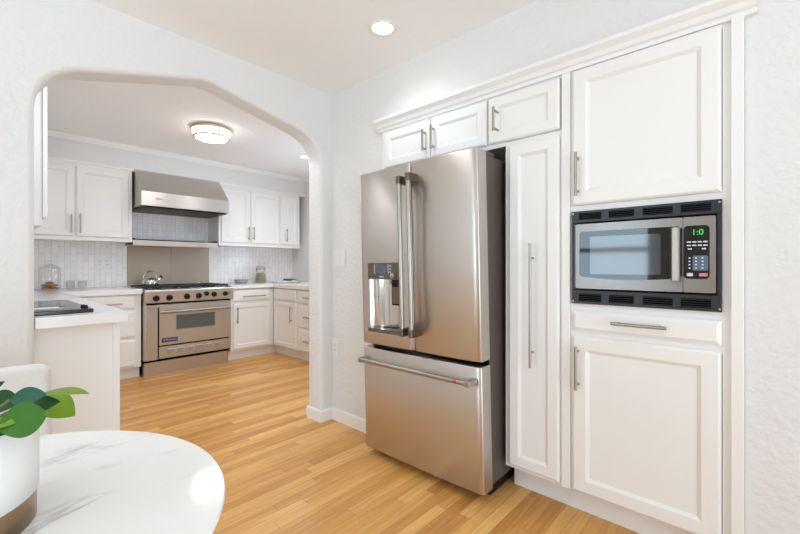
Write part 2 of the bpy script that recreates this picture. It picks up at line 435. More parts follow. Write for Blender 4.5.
m.add([p for r_ in grid for p in r_], [(i * na + k, i * na + k + 1, (i + 1) * na + k + 1, (i + 1) * na + k) for i in range(len(grid) - 1) for k in range(na - 1)], True)
for d, y in (rows[0], rows[-1]):
    loop = frame_l + offset_path(arch, d) + frame_r
    tri = tessellate_polygon([[Vector((x, z, 0)) for x, z in loop]])
    m.add([(x, y, z) for x, z in loop], [tuple(t_) for t_ in tri], False)
m.add([(-2.3, YA, 0), (-2.3, YE, 0), (-2.3, YE, H), (-2.3, YA, H), (XR + 0.05, YA, 0), (XR + 0.05, YE, 0), (XR + 0.05, YE, H), (XR + 0.05, YA, H)], [(0, 1, 2, 3), (4, 5, 6, 7), (2, 3, 7, 6)])
wa = m.build('wall_arch', M['wall'], weld=True)
struct(wa)
struct(MB().box(-0.1, XK + 0.1, YB, YB + 0.1, 0, H).build('wall_kitchen_back', M['wall']))
struct(MB().box(-0.1, 0.0, YA + 0.165, YB, 0, H).build('wall_kitchen_left', M['wall']))
struct(MB().box(XR + 0.05, XK, YA + 0.065, YA + 0.165, 0, H).build('wall_kitchen_front', M['wall']))
window_wall_x('wall_kitchen_right', XK, XK + 0.1, YA + 0.065, YB, [(2.9, 3.9, 1.05, 2.05)], M['wall'])
# soffit above the wall cabinets
struct(MB().box(0.0, XK, 5.0, YB, 2.19, H).build('wall_soffit', M['wall']))
# windows: frames with meeting rail and panes
def window(name, x, y0, y1, z0, z1, rail, inward):
    m = MB(); f = 0.05
    m.box(x, x + 0.06, y0, y0 + f, z0, z1); m.box(x, x + 0.06, y1 - f, y1, z0, z1); m.box(x, x + 0.06, y0 + f, y1 - f, z0, z0 + f); m.box(x, x + 0.06, y0 + f, y1 - f, z1 - f, z1)
    m.box(x, x + 0.06, y0 + f, y1 - f, rail - 0.03, rail + 0.03)
    o = struct(m.build(name, M['trim']))
    p = MB(); p.box(x + 0.028, x + 0.032, y0 + f, y1 - f, z0 + f, rail - 0.03); p.box(x + 0.028, x + 0.032, y0 + f, y1 - f, rail + 0.03, z1 - f)
    p.build('pane', M['pane'], o); return o
window('window_1', -2.38, 1.05, 2.15, 0.75, 2.05, 1.37, 1)
window('window_2', -2.38, -1.65, -0.15, 0.75, 2.05, 1.37, 1)  # unseen window, added for the daylight behind it
window('window_3', XK + 0.03, 2.9, 3.9, 1.05, 2.05, 1.55, -1)  # unseen kitchen window, added for its light
m = MB(); y = -2.38
m.box(-1.5, -1.42, y, y + 0.06, 0, 2.2); m.box(0.82, 0.9, y, y + 0.06, 0, 2.2); m.box(-0.35, -0.25, y, y + 0.06, 0, 2.2)
for a, b in ((-1.42, -0.35), (-0.25, 0.82)): m.box(a, b, y, y + 0.06, 0, 0.12); m.box(a, b, y, y + 0.06, 2.1, 2.2)
d = struct(m.build('door_1', M['trim']))  # unseen glazed door, added for its daylight
p = MB(); p.box(-1.42, -0.35, y + 0.028, y + 0.032, 0.12, 2.1); p.box(-0.25, 0.82, y + 0.028, y + 0.032, 0.12, 2.1); p.build('pane', M['pane'], d)
# baseboards
BH = 0.088; BT = 0.013
def base_profile_x(m, x, y0, y1, s):   # runs along y, on a face at x, s = outward sign
    pts = [(x, y0, 0), (x + s * BT, y0, 0), (x + s * BT, y0, BH - 0.012), (x + s * BT * 0.5, y0, BH), (x, y0, BH)]
    m.prism(pts, (0, y1 - y0, 0))
def base_profile_y(m, y, x0, x1, s):
    pts = [(x0, y, 0), (x0, y + s * BT, 0), (x0, y + s * BT, BH - 0.012), (x0, y + s * BT * 0.5, BH), (x0, y, BH)]
    m.prism(pts, (x1 - x0, 0, 0))
m = MB(); base_profile_x(m, XR, 1.853, YA, -1); struct(m.build('baseboard_right', M['trim']))
m = MB(); base_profile_y(m, YA, 1.761 - BT, XR - BT, -1); base_profile_x(m, 1.761, YA, YA + 0.165, -1); struct(m.build('baseboard_pier', M['trim']))
m = MB(); base_profile_y(m, YA, -2.3, 0.204 + BT, -1); base_profile_x(m, 0.204, YA, YA + 0.065, 1); struct(m.build('baseboard_arch', M['trim']))
m = MB(); base_profile_x(m, XR, -2.3, 0.04, -1); struct(m.build('baseboard_near', M['trim']))
# crown over the built-in cabinets (returns onto the wall at both ends) and in the kitchen
m = MB()
prof = [(1.862, 2.035), (1.846, 2.035), (1.842, 2.050), (1.832, 2.056), (1.824, 2.074), (1.808, 2.088), (1.804, 2.092), (1.804, 2.108), (1.862, 2.108)]
m.prism([(x, 0.012, z) for x, z in prof], (0, 1.885 - 0.012, 0))
struct(m.build('trim_1', M['trim']))
m = MB()
m.prism([(0.0, 4.998 + d, z) for d, z in ((0, 2.385), (-0.008, 2.385), (-0.012, 2.395), (-0.028, 2.416), (-0.034, 2.438), (0, 2.438))], (XK, 0, 0))
m.prism([(XK + d, 2.57, z) for d, z in ((0, 2.385), (-0.008, 2.385), (-0.012, 2.395), (-0.028, 2.416), (-0.034, 2.438), (0, 2.438))], (0, 4.95 - 2.57, 0))
struct(m.build('trim_2', M['trim']))
m = MB(); m.box(0.345, XK, 4.985, 4.999, 2.165, 2.19); struct(m.build('trim_3', M['trim'], bevel=0.004))
# tiled wall between counter and wall cabinets
m = MB(); m.box(0.0, 1.225, YB - 0.010, YB - 0.001, 0.917, 1.42); m.box(2.128, XK, YB - 0.010, YB - 0.001, 0.917, 1.42); m.box(1.225, 2.128, YB - 0.010, YB - 0.001, 1.40, 1.80)
struct(m.build('wall_tile', M['tile']))

# ------------------------------------------------------------------ built-in cabinets of the dining room
FX = Face('x', 1.862)          # plane of the face frames
DT = 0.020
def door(root, fc, a0, a1, z0, z1, frame=0.05, name='door', handle=None, style='shaker', hl=None, proj=0.032, r=0.0068, t=DT):
    o = panel(MB(), fc, a0, a1, z0, z1, t, frame, 0.0, style).build(name, M['white'], root)
    if handle:
        h = pull(MB(), fc, *handle, t, proj, r).build('handle', M['nickel'], o)
    return o
# tall cabinet holding the microwave
t = thing('microwave_cabinet', (1.95, 0.365, 0), 'tall white built-in cabinet around the microwave, one large door above and one below', 'cabinet')
m = MB()
m.box(1.88, 2.46, 0.083, 0.1, 0.135, 2.06); m.box(1.88, 2.46, 0.645, 0.662, 0.135, 2.06)
m.box(1.88, 2.46, 0.1, 0.645, 0.135, 0.155); m.box(1.88, 2.46, 0.1, 0.645, 0.955, 0.975); m.box(1.88, 2.46, 0.1, 0.645, 1.405, 1.425); m.box(1.88, 2.46, 0.1, 0.645, 2.04, 2.06)
m.box(2.44, 2.46, 0.1, 0.645, 0.155, 2.04)
m.build('carcass', M['white'], t)
m = MB()
FX.box(m, 0.083, 0.107, -0.02, 0, 0.135, 2.035); FX.box(m, 0.637, 0.662, -0.02, 0, 0.135, 2.035)
FX.box(m, 0.107, 0.637, -0.02, 0, 2.02, 2.035); FX.box(m, 0.107, 0.637, -0.02, 0, 1.398, 1.44); FX.box(m, 0.107, 0.637, -0.02, 0, 0.83, 0.984); FX.box(m, 0.107, 0.637, -0.02, 0, 0.135, 0.17)
m.build('face_frame', M['white'], t)
m = MB(); FX.box(m, 0.046, 0.083, -0.02, 0.020, 0.0, 2.045); m.build('side_casing', M['white'], t, bevel=0.003)
m = MB(); FX.box(m, 0.645, 0.6835, -0.02, 0.012, 0.135, 2.04); m.build('joint_strip', M['white'], t, bevel=0.003)
door(t, FX, 0.109, 0.634, 1.424, 2.032, 0.058, handle=(0.607, 1.462, 0.607, 1.655))
door(t, FX, 0.109, 0.634, 0.143, 0.840, 0.058, handle=(0.607, 0.605, 0.607, 0.797))
door(t, FX, 0.109, 0.634, 0.864, 0.953, name='drawer', style='slab', handle=(0.272, 0.913, 0.466, 0.913))
m = MB(); m.box(1.957, 1.975, 0.083, 0.683, 0.0, 0.135); m.build('toe_kick', M['white'], t)
# narrow pull-out pantry beside it
t = thing('pantry_cabinet', (1.95, 0.81, 0), 'narrow tall white pull-out pantry with long bar handle beside the refrigerator', 'cabinet')
m = MB(); m.box(1.864, 2.46, 0.950, 0.968, 0.135, 1.764); m.box(1.88, 2.46, 0.684, 0.7, 0.135, 1.775); m.box(1.88, 2.46, 0.70, 0.950, 0.135, 0.155); m.box(1.88, 2.46, 0.70, 0.950, 1.746, 1.764); m.box(2.44, 2.46, 0.70, 0.950, 0.155, 1.746)
m.build('carcass', M['white'], t)
m = MB(); FX.box(m, 0.684, 0.969, -0.002, 0.0, 0.135, 0.17); FX.box(m, 0.684, 0.969, -0.002, 0, 1.735, 1.785); FX.box(m, 0.684, 0.700, -0.02, 0, 0.17, 1.735); FX.box(m, 0.936, 0.969, -0.002, 0, 0.17, 1.735); m.build('face_frame', M['white'], t)
door(t, FX, 0.692, 0.945, 0.152, 1.757, 0.052, handle=(0.815, 0.668, 0.815, 1.262), proj=0.036, r=0.0062)
m = MB(); m.box(1.957, 1.975, 0.684, 0.968, 0.0, 0.1345); m.build('toe_kick', M['white'], t)
# cabinets over the refrigerator and the pantry
t = thing('wall_cabinet', (1.95, 0.875, 1.775), 'small white single-door cabinet above the pull-out pantry', 'cabinet')
m = MB(); m.box(1.864, 2.46, 0.690, 1.062, 1.787, 2.055); m.build('carcass', M['white'], t)
m = MB(); FX.box(m, 0.684, 1.066, -0.002, 0, 2.022, 2.036); m.build('top_rail', M['white'], t)
m = MB(); FX.box(m, 0.9695, 1.066, -0.002, 0, 1.766, 1.790); m.build('bottom_rail', M['white'], t)
door(t, FX, 0.692, 1.060, 1.787, 2.024, 0.050, handle=(1.002, 1.836, 1.002, 1.956), proj=0.050)
t = thing('wall_cabinet', (1.95, 1.456, 1.775), 'white two-door cabinet directly above the refrigerator', 'cabinet')
m = MB(); m.box(1.864, 2.46, 1.068, 1.846, 1.787, 2.055); m.build('carcass', M['white'], t)
m = MB(); FX.box(m, 1.066, 1.834, -0.002, 0, 2.022, 2.036); FX.box(m, 1.066, 1.834, -0.002, 0, 1.766, 1.792); FX.box(m, 1.834, 1.852, -0.02, 0.010, 1.766, 2.036); m.build('face_frame', M['white'], t)
door(t, FX, 1.073, 1.442, 1.788, 2.024, 0.050, handle=(1.415, 1.832, 1.415, 1.968))
door(t, FX, 1.452, 1.831, 1.788, 2.024, 0.050, handle=(1.478, 1.832, 1.478, 1.958))
# ---- microwave with its black trim kit
t = thing('microwave', (1.95, 0.372, 0.985), 'stainless built-in microwave with black vented trim and keypad', 'microwave')
FM = Face('x', 1.860)
def rrect(a0, a1, z0, z1, r, n=6, bow=0.0):
    pts = []
    for cx, cz, s in ((a1 - r, z0 + r, -90), (a1 - r, z1 - r, 0), (a0 + r, z1 - r, 90), (a0 + r, z0 + r, 180)):
        pts += arc(cx, cz, r, s, s + 90, n)
    if bow:
        k = pts.index(pts[-1]); ext = []
        for i in range(1, 12):
            s = i / 12; ext.append((a0 + r + (a1 - a0 - 2 * r) * s, z0 - bow * math.sin(PI * s)))
        pts += ext
    return pts
def plate(mb, fc, pts, d0, d1, mi=0):
    a, b = Vector(fc.p(0, d0, 0)), Vector(fc.p(0, d1, 0)); mb.prism([fc.p(x, d0, z) for x, z in pts], b - a, mi); return mb
m = MB(); FM.box(m, 0.107, 0.636, 0, 0.016, 1.345, 1.397); FM.box(m, 0.107, 0.636, 0, 0.016, 0.985, 1.046); FM.box(m, 0.107, 0.1215, 0, 0.016, 1.046, 1.345); FM.box(m, 0.6165, 0.636, 0, 0.016, 1.046, 1.345)
tk = m.build('trim_kit', M['vent_trim'], t, bevel=0.002)
for z0, z1 in ((1.357, 1.387), (0.997, 1.030)):
    for a0, a1 in ((0.512, 0.604), (0.388, 0.482), (0.256, 0.356), (0.138, 0.230)):
        g = MB(); FM.box(g, a0, a1, 0.0155, 0.0170, z0, z1, 0)
        for k in range(4):
            zz = z0 + (z1 - z0) * (k + 0.5) / 4; FM.box(g, a0, a1, 0.0165, 0.0195, zz - 0.0011, zz + 0.0008, 1)
        g.build('vent_grille', [M['black_slot'], M['iron']], tk)
for a in (0.114, 0.628):
    for z in (1.386, 0.996):
        g = MB(); A = Vector(FM.p(a, 0.015, z)); g.cyl(A, A + Vector((-0.004, 0, 0)), 0.0035, 12); g.build('screw', M['chrome'], tk)
m = MB(); m.box(1.862, 2.30, 0.125, 0.614, 1.052, 1.338); m.build('housing', M['black_plastic'], t)
m = MB(); plate(m, FM, rrect(0.222, 0.614, 1.054, 1.337, 0.006), 0, 0.030); dr = m.build('door', M['steel_dark'], t, bevel=0.003)
m = MB(); plate(m, FM, rrect(0.224, 0.597, 1.105, 1.304, 0.016, 6, 0.010), 0.030, 0.0315); wn = m.build('window', M['black_glass'], dr)
m = MB(); plate(m, FM, rrect(0.293, 0.553, 1.118, 1.280, 0.004), 0.0315, 0.0318); m.build('mesh_screen', M['screen_glass'], dr)
m = MB()
m.prism([FM.p(a, d, 1.098) for a, d in ((0.228, 0.031), (0.228, 0.060), (0.233, 0.066), (0.251, 0.066), (0.256, 0.060), (0.256, 0.031), (0.249, 0.031), (0.249, 0.050), (0.236, 0.050), (0.236, 0.031))], (0, 0, 0.200))
m.build('door_handle', M['nickel'], dr, bevel=0.001)
m = MB(); plate(m, FM, rrect(0.1235, 0.2205, 1.054, 1.337, 0.006), 0, 0.030); pn = m.build('control_panel', M['steel_dark'], t, bevel=0.003)
m = MB(); plate(m, FM, rrect(0.1415, 0.2195, 1.105, 1.304, 0.014), 0.030, 0.0315); m.build('key_plate', M['black_glass'], pn)
def text_mesh(name, s, mat, parent, loc, size, facing, width=None, depth=0.0008):
    cu = bpy.data.curves.new(name, 'FONT'); cu.body = s; cu.size = size; cu.extrude = depth; cu.align_x = 'CENTER'; cu.align_y = 'CENTER'
    tmp = bpy.data.objects.new('tmp_text', cu); COL.objects.link(tmp)
    dg = bpy.context.evaluated_depsgraph_get(); dg.update()
    me = bpy.data.meshes.new_from_object(tmp.evaluated_get(dg)); bpy.data.objects.remove(tmp); bpy.data.curves.remove(cu)
    # text lies in xy: turn it upright
    R = Matrix.Rotation(PI / 2, 4, 'X')
    if facing == 'x': R = Matrix.Rotation(-PI / 2, 4, 'Z') @ R
    if width:
        xs = [v.co.x for v in me.vertices]; k = width / (max(xs) - min(xs)); me.transform(Matrix.Diagonal((k, 1, 1, 1)))
    me.transform(Matrix.Translation(Vector(loc) - ORG[parent.name]) @ R)
    me.name = name; me.materials.clear(); me.materials.append(mat)
    o = bpy.data.objects.new(name, me); COL.objects.link(o); o.parent = parent; ORG[o.name] = ORG[parent.name]; return o
text_mesh('clock_digits', '1:0', M['led'], pn, FM.p(0.177, 0.0322, 1.278), 0.030, 'x')
def key(a, z, w_, h_, mat, name='button'):
    g = MB(); plate(g, FM, rrect(a - w_ / 2, a + w_ / 2, z - h_ / 2, z + h_ / 2, min(w_, h_) * 0.3, 3), 0.0314, 0.0326); g.build(name, mat, pn)
for r_ in range(3):
    z = 1.243 - r_ * 0.013
    for c_ in range(4 if r_ < 2 else 2):
        a = (0.203 - c_ * 0.0165) if r_ < 2 else (0.200 - c_ * 0.042)
        key(a, z, 0.013, 0.005, M['key_white'])
g = MB(); plate(g, FM, rrect(0.146, 0.192, 1.136, 1.192, 0.004), 0.0314, 0.0318); g.build('number_pad', M['key_blue'], pn)
for r_ in range(4):
    for c_ in range(3):
        key(0.201 - c_ * 0.0195, 1.183 - r_ * 0.0125, 0.006, 0.005, M['key_white'])
key(0.200, 1.121, 0.019, 0.012, M['key_white']); key(0.160, 1.121, 0.026, 0.012, M['key_pink'])

# ------------------------------------------------------------------ refrigerator (stands slightly out of plumb in its niche)
FR = thing('refrigerator', (1.668, 0.982, 0), 'stainless french-door refrigerator with water dispenser and bottom freezer drawer', 'refrigerator')
Wd = 0.832
bx, by = 1.668, 0.982
FF = Face('x', bx)      # depth measured towards the room (negative x)
def fbox(m, a0, a1, d0, d1, z0, z1, mi=0): return FF.box(m, by + a0, by + a1, d0, d1, z0, z1, mi)
def fridge_door(name, a0, a1, z0, z1, bulge=0.006, hole=None, t=0.085, er=0.030, ed=0.011):
    """door with softly bowed front, rounded vertical edges, and an optional recess"""
    n = 28; m = MB()
    cols = []
    for i in range(7): cols.append((a0 + er * (1 - math.cos(PI / 2 * i / 6)), -ed * (1 - math.sin(PI / 2 * i / 6))))
    for i in range(1, n): cols.append((a0 + er + (a1 - a0 - 2 * er) * i / n, 0.0))
    for i in range(6, -1, -1): cols.append((a1 - er * (1 - math.cos(PI / 2 * i / 6)), -ed * (1 - math.sin(PI / 2 * i / 6))))
    if hole:
        for h in (hole[0], hole[1]):
            k = min(range(len(cols)), key=lambda q: abs(cols[q][0] - h)); cols[k] = (h, 0.0)
    def dep(a):
        s = (a - a0) / (a1 - a0); return bulge * (1 - (2 * s - 1) ** 2)
    zs = [z0, z0 + 0.004, z1 - 0.004, z1] + ([hole[2], hole[3]] if hole else []); zs = sorted(zs)
    P = []
    for z in zs:
        e = 0.003 if z in (z0, z1) else 0
        for a, d in cols: P.append(FF.p(by + a, d + dep(a) - e, z))
    nc = len(cols); fs = []
    for k in range(len(zs) - 1):
        for i in range(nc - 1):
            if hole and zs[k] >= hole[2] - 1e-6 and zs[k + 1] <= hole[3] + 1e-6 and cols[i][0] >= hole[0] - 1e-6 and cols[i + 1][0] <= hole[1] + 1e-6: continue
            fs.append((k * nc + i, k * nc + i + 1, (k + 1) * nc + i + 1, (k + 1) * nc + i))
    m.add(P, fs, True)
    # sides, top, bottom, back
    def strip(loop):
        q = [FF.p(by + a, -t, z) for a, z in [(a0, z0), (a1, z0), (a1, z1), (a0, z1)]]
        return q
    for z, k in ((z0, 0), (z1, len(zs) - 1)):
        row = P[k * nc:(k + 1) * nc]; m.add(row + [FF.p(by + a1, -t, z), FF.p(by + a0, -t, z)], [tuple(range(nc + 2))])
    for i, a in ((0, a0), (nc - 1, a1)):
        colv = [P[k * nc + i] for k in range(len(zs))]; m.add(colv + [FF.p(by + a, -t, z1), FF.p(by + a, -t, z0)], [tuple(range(len(zs) + 2))])
    m.add([FF.p(by + a0, -t, z0), FF.p(by + a1, -t, z0), FF.p(by + a1, -t, z1), FF.p(by + a0, -t, z1)], [(0, 1, 2, 3)])
    return m.build(name, M['steel'], FR, weld=True)
gap = 0.004; mid = 0.418
# dark case
m = MB(); fbox(m, 0.010, Wd - 0.010, -0.70, -0.098, 0.055, 1.70); m.build('case', M['case'], FR, bevel=0.004)
m = MB(); fbox(m, 0.014, Wd - 0.014, -0.098, -0.080, 0.66, 1.70); fbox(m, 0.014, Wd - 0.014, -0.098, -0.080, 0.06, 0.655); m.build('gasket', M['black_slot'], FR)
m = MB(); fbox(m, 0.02, Wd - 0.02, -0.68, -0.10, 0.004, 0.055); m.build('kick_grille', M['black_plastic'], FR)
for a in (0.05, Wd - 0.05):
    for d in (-0.12, -0.62):
        g = MB(); A = Vector(FF.p(by + a, d, 0.0)); g.cyl(A, A + Vector((0, 0, 0.03)), 0.018, 14); g.build('foot', M['black_plastic'], FR)
right = fridge_door('door', 0.0, mid - gap / 2, 0.692, 1.715, bulge=0.009)
hole = (mid + 0.078, mid + 0.334, 0.782, 1.172)
left = fridge_door('door', mid + gap / 2, Wd, 0.692, 1.715, hole=hole)
freezer = fridge_door('freezer_drawer', 0.0, Wd, 0.050, 0.666, bulge=0.007)
# dispenser: recess, panel, screen, knob, paddle, tray
h0, h1, hz0, hz1 = hole
m = MB()
R_ = [(h0, 0.004), (h1, 0.004)]
back = -0.060
pts = []
for i in range(13):
    s = i / 12; pts.append((h0 + (h1 - h0) * s, back * math.sin(PI * s) ** 0.55 if 0 < s < 1 else 0.003))
vs = [FF.p(by + a, d, hz0) for a, d in pts] + [FF.p(by + a, d, hz1 - 0.09) for a, d in pts]
k = len(pts); m.add(vs, [(i, i + 1, k + i + 1, k + i) for i in range(k - 1)], True)
m.add(vs[:k], [tuple(range(k))]); m.add(vs[k:], [tuple(range(k))])
ds = m.build('dispenser_recess', M['chrome'], left)
m = MB(); plate(m, FF, [(by + a, z) for a, z in rrect(h0 - 0.006, h1 + 0.006, 1.080, 1.176, 0.006)], -0.02, 0.012); m.build('dispenser_panel', M['bronze'], left, bevel=0.003)
m = MB(); plate(m, FF, [(by + a, z) for a, z in rrect(h0 + 0.105, h0 + 0.195, 1.114, 1.165, 0.002)], 0.0115, 0.0135); m.build('display', M['display'], left)
for q in (0.200, 0.088):
    g = MB(); plate(g, FF, [(by + a, z) for a, z in rrect(h0 + q, h0 + q + 0.007, 1.112, 1.167, 0.002)], 0.0115, 0.0128); g.build('display_trim', M['silver'], left)
for i in range(3):
    g = MB(); plate(g, FF, [(by + a, z) for a, z in rrect(h0 + 0.070, h0 + 0.079, 1.118 + 0.017 * i, 1.128 + 0.017 * i, 0.003)], 0.0115, 0.0135); g.build('button', M['silver'], left)
g = MB(); plate(g, FF, [(by + a, z) for a, z in rrect(h0 + 0.130, h0 + 0.165, 1.092, 1.100, 0.003)], 0.0115, 0.0130); g.build('emblem', M['silver'], left)
m = MB(); A = Vector(FF.p(by + h0 + 0.045, 0.011, 1.104)); m.cyl(A, A + Vector((-0.022, 0, 0)), 0.017, 24, 0.015); m.build('knob', M['chrome'], left, bevel=0.002)
m = MB(); plate(m, FF, [(by + a, z) for a, z in rrect(h0 + 0.024, h0 + 0.096, 0.930, 1.066, 0.006)], -0.030, -0.018); fbox(m, h0 + 0.03, h0 + 0.075, -0.05, 0.0, 1.06, 1.085); pd = m.build('paddle', M['black_plastic'], left, bevel=0.002)
m = MB(); plate(m, FF, [(by + a, z) for a, z in rrect(h0 + 0.032, h0 + 0.088, 0.940, 1.035, 0.006)], -0.018, -0.014); m.build('paddle_plate', M['bronze'], pd)
m = MB(); plate(m, FF, [(by + a, z) for a, z in rrect(h0 - 0.006, h1 + 0.006, 0.768, 0.789, 0.004)], -0.03, 0.020); m.build('drip_tray', M['bronze'], left, bevel=0.003)
# handles
def bar_handle(parent, a, z0, z1):
    m = MB(); o = 0.067
    m.cyl(FF.p(by + a, o, z0 + 0.004), FF.p(by + a, o, z1 - 0.004), 0.0125, 20)
    h = m.build('handle', M['nickel'], parent)
    for z in (z0, z1 - 0.044):
        g = MB(); fbox(g, a - 0.014, a + 0.014, 0.002, o + 0.013, z, z + 0.044); g.build('handle_bracket', M['bronze'], h, bevel=0.005, segs=3)
bar_handle(right, mid - 0.043, 0.778, 1.648); bar_handle(left, mid + 0.022, 0.778, 1.640)
m = MB(); m.cyl(FF.p(by + 0.035, 0.062, 0.600), FF.p(by + Wd - 0.035, 0.062, 0.600), 0.0125, 20); h = m.build('handle', M['nickel'], freezer)
for a in (0.020, Wd - 0.066):
    g = MB(); fbox(g, a, a + 0.032, 0.002, 0.075, 0.586, 0.614); g.build('handle_bracket', M['nickel'], h, bevel=0.005, segs=3)
g = MB(); g.cyl(FF.p(by + 0.095, 0.062, 0.600), FF.p(by + 0.115, 0.062, 0.600), 0.0130, 20); g.build('handle_ring', M['copper'], h)
for a in (0.012, Wd - 0.062):
    g = MB(); fbox(g, a, a + 0.05, -0.19, -0.089, 1.701, 1.722); g.build('hinge_cover', M['case'], FR, bevel=0.004)
FR.rotation_euler = (math.radians(-0.46), math.radians(-1.45), math.radians(0.14))

# ------------------------------------------------------------------ wall plates of the dining room
def rocker_plate(fc, a0, a1, z0, z1, n, label, cat, name):
    base = fc.p((a0 + a1) / 2, 0, (z0 + z1) / 2)
    t = thing(name, base, label, cat)
    m = MB(); plate(m, fc, rrect(a0, a1, z0, z1, 0.004), 0.0005, 0.006); m.build('cover_plate', M['plate'], t, bevel=0.002)
    w_ = (a1 - a0) / n
    for i in range(n):
        c = a0 + w_ * (i + 0.5); h = (z1 - z0) * 0.29
        g = MB(); plate(g, fc, rrect(c - 0.016, c + 0.016, (z0 + z1) / 2 - h, (z0 + z1) / 2 + h, 0.002), 0.006, 0.0095); g.build('rocker', M['plate'], t, bevel=0.001)
    return t
def outlet(fc, a0, a1, z0, z1, n, label, name='wall_outlet', hol=True):
    t = thing(name, fc.p((a0 + a1) / 2, 0, (z0 + z1) / 2), label, 'outlet')
    m = MB(); plate(m, fc, rrect(a0, a1, z0, z1, 0.004), 0.0005, 0.006); m.build('cover_plate', M['plate'], t, bevel=0.002)
    w_ = (a1 - a0) / n
    for i in range(n):
        c = a0 + w_ * (i + 0.5); zc = (z0 + z1) / 2
        for s in (-1, 1):
            g = MB(); plate(g, fc, rrect(c - 0.016, c + 0.016, zc + s * 0.020 - 0.013, zc + s * 0.020 + 0.013, 0.008), 0.006, 0.0075, 0)
            for q in (-0.0065, 0.0065): plate(g, fc, rrect(c + q - 0.0016, c + q + 0.0016, zc + s * 0.02 - 0.002, zc + s * 0.02 + 0.008, 0.0004), 0.0075, 0.0080, 1)
            plate(g, fc, rrect(c - 0.003, c + 0.003, zc + s * 0.02 - 0.010, zc + s * 0.02 - 0.005, 0.002), 0.0075, 0.0080, 1)
            g.build('socket', [M['plate'], M['slotgrey']], t)
    return t
FW = Face('x', XR)
rocker_plate(FW, 2.240, 2.375, 1.150, 1.280, 3, 'white switch plate on the wall left of the refrigerator', 'light switch', 'light_switch')
outlet(FW, 2.320, 2.390, 0.482, 0.606, 1, 'white outlet low on the wall left of the refrigerator')

# ------------------------------------------------------------------ kitchen: base cabinets, counters
FY = Face('y', 4.73)
t = thing('base_cabinet', (0.895, 5.03, 0), 'white three-drawer base cabinet left of the range', 'cabinet')
m = MB(); m.box(0.575, 1.212, 4.732, 5.31, 0.115, 0.864); m.build('carcass', M['white'], t)
for z0, z1, hd in ((0.716, 0.852, 1), (0.425, 0.690, 0), (0.130, 0.400, 0)):
    door(t, FY, 0.60, 1.160, z0, z1, name='drawer', style='slab' , handle=((0.882, (z0 + z1) / 2 - 0.012, 1.042, (z0 + z1) / 2 - 0.012) if hd else None))
m = MB(); m.box(0.575, 1.212, 4.795, 4.81, 0, 0.115); m.build('toe_kick', M['white'], t)
t = thing('base_cabinet', (2.42, 5.03, 0), 'white base cabinet right of the range with one drawer over one door', 'cabinet')
m = MB(); m.box(2.145, 2.715, 4.732, 5.31, 0.115, 0.864); m.build('carcass', M['white'], t)
door(t, FY, 2.172, 2.655, 0.716, 0.856, name='drawer', style='slab', handle=(2.282, 0.775, 2.580, 0.775))
door(t, FY, 2.172, 2.655, 0.135, 0.690, 0.05, handle=(2.212, 0.452, 2.212, 0.646))
m = MB(); m.box(2.145, 2.775, 4.795, 4.81, 0, 0.115); m.build('toe_kick', M['white'], t)
FZ = Face('x', 2.715)
t = thing('base_cabinet', (3.03, 4.42, 0), 'white corner base cabinet with handle on its right side, facing left', 'cabinet')
m = MB(); m.box(2.717, 3.355, 4.145, 4.728, 0.115, 0.868); m.build('carcass', M['white'], t)
door(t, FZ, 4.185, 4.70, 0.716, 0.856, name='drawer', style='slab')
door(t, FZ, 4.185, 4.70, 0.125, 0.690, 0.05, handle=(4.262, 0.455, 4.262, 0.652))
m = MB(); m.box(2.775, 2.79, 4.145, 4.794, 0, 0.115); m.build('toe_kick', M['white'], t)
t = thing('base_cabinet', (3.03, 3.82, 0), 'white three-drawer base cabinet partly hidden behind the arch pier', 'cabinet')
m = MB(); m.box(2.717, 3.355, 3.50, 4.141, 0.115, 0.868); m.build('carcass', M['white'], t)
for z0, z1 in ((0.700, 0.852), (0.410, 0.680), (0.130, 0.390)):
    zz = (z0 + z1) / 2
    door(t, FZ, 3.53, 4.125, z0, z1, name='drawer', style='slab', handle=(3.72, zz, 3.98, zz))
m = MB(); m.box(2.775, 2.79, 3.50, 4.141, 0, 0.115); m.build('toe_kick', M['white'], t)
# peninsula run along the left
t = thing('peninsula_cabinet', (0.27, 3.6, 0), 'white peninsula base cabinet with plain end panel behind the dining chair', 'cabinet')
m = MB(); m.box(0.003, 0.532, 2.60, 5.31, 0.0, 0.863); m.build('carcass', M['white'], t)
m = MB(); m.box(0.208, 0.512, 2.500, 2.60, 0.0, 0.863); m.build('end_panel', M['white'], t)
m = MB(); m.box(0.512, 0.543, 2.490, 2.60, 0.0, 0.863); m.build('corner_post', M['trim'], t, bevel=0.003)
# counters
m = MB(); m.prism([(0.208, 2.44, 0.865), (0.570, 2.44, 0.865), (0.570, 4.695, 0.865), (1.217, 4.695, 0.865), (1.217, 5.318, 0.865), (0.004, 5.318, 0.865), (0.004, 2.572, 0.865), (0.208, 2.572, 0.865)], (0, 0, 0.05))
tag(m.build('countertop', M['counter'], bevel=0.004, segs=2, origin=(0.4, 4.0, 0.865)), 'white quartz countertop over the peninsula and left of the range', 'countertop')
m = MB(); m.prism([(2.141, 4.695, 0.872), (2.685, 4.695, 0.872), (2.685, 3.50, 0.872), (3.362, 3.50, 0.872), (3.362, 5.318, 0.872), (2.141, 5.318, 0.872)], (0, 0, 0.043))
tag(m.build('countertop', M['counter'], bevel=0.004, segs=2, origin=(2.9, 5.0, 0.872)), 'white quartz corner countertop right of the range', 'countertop')
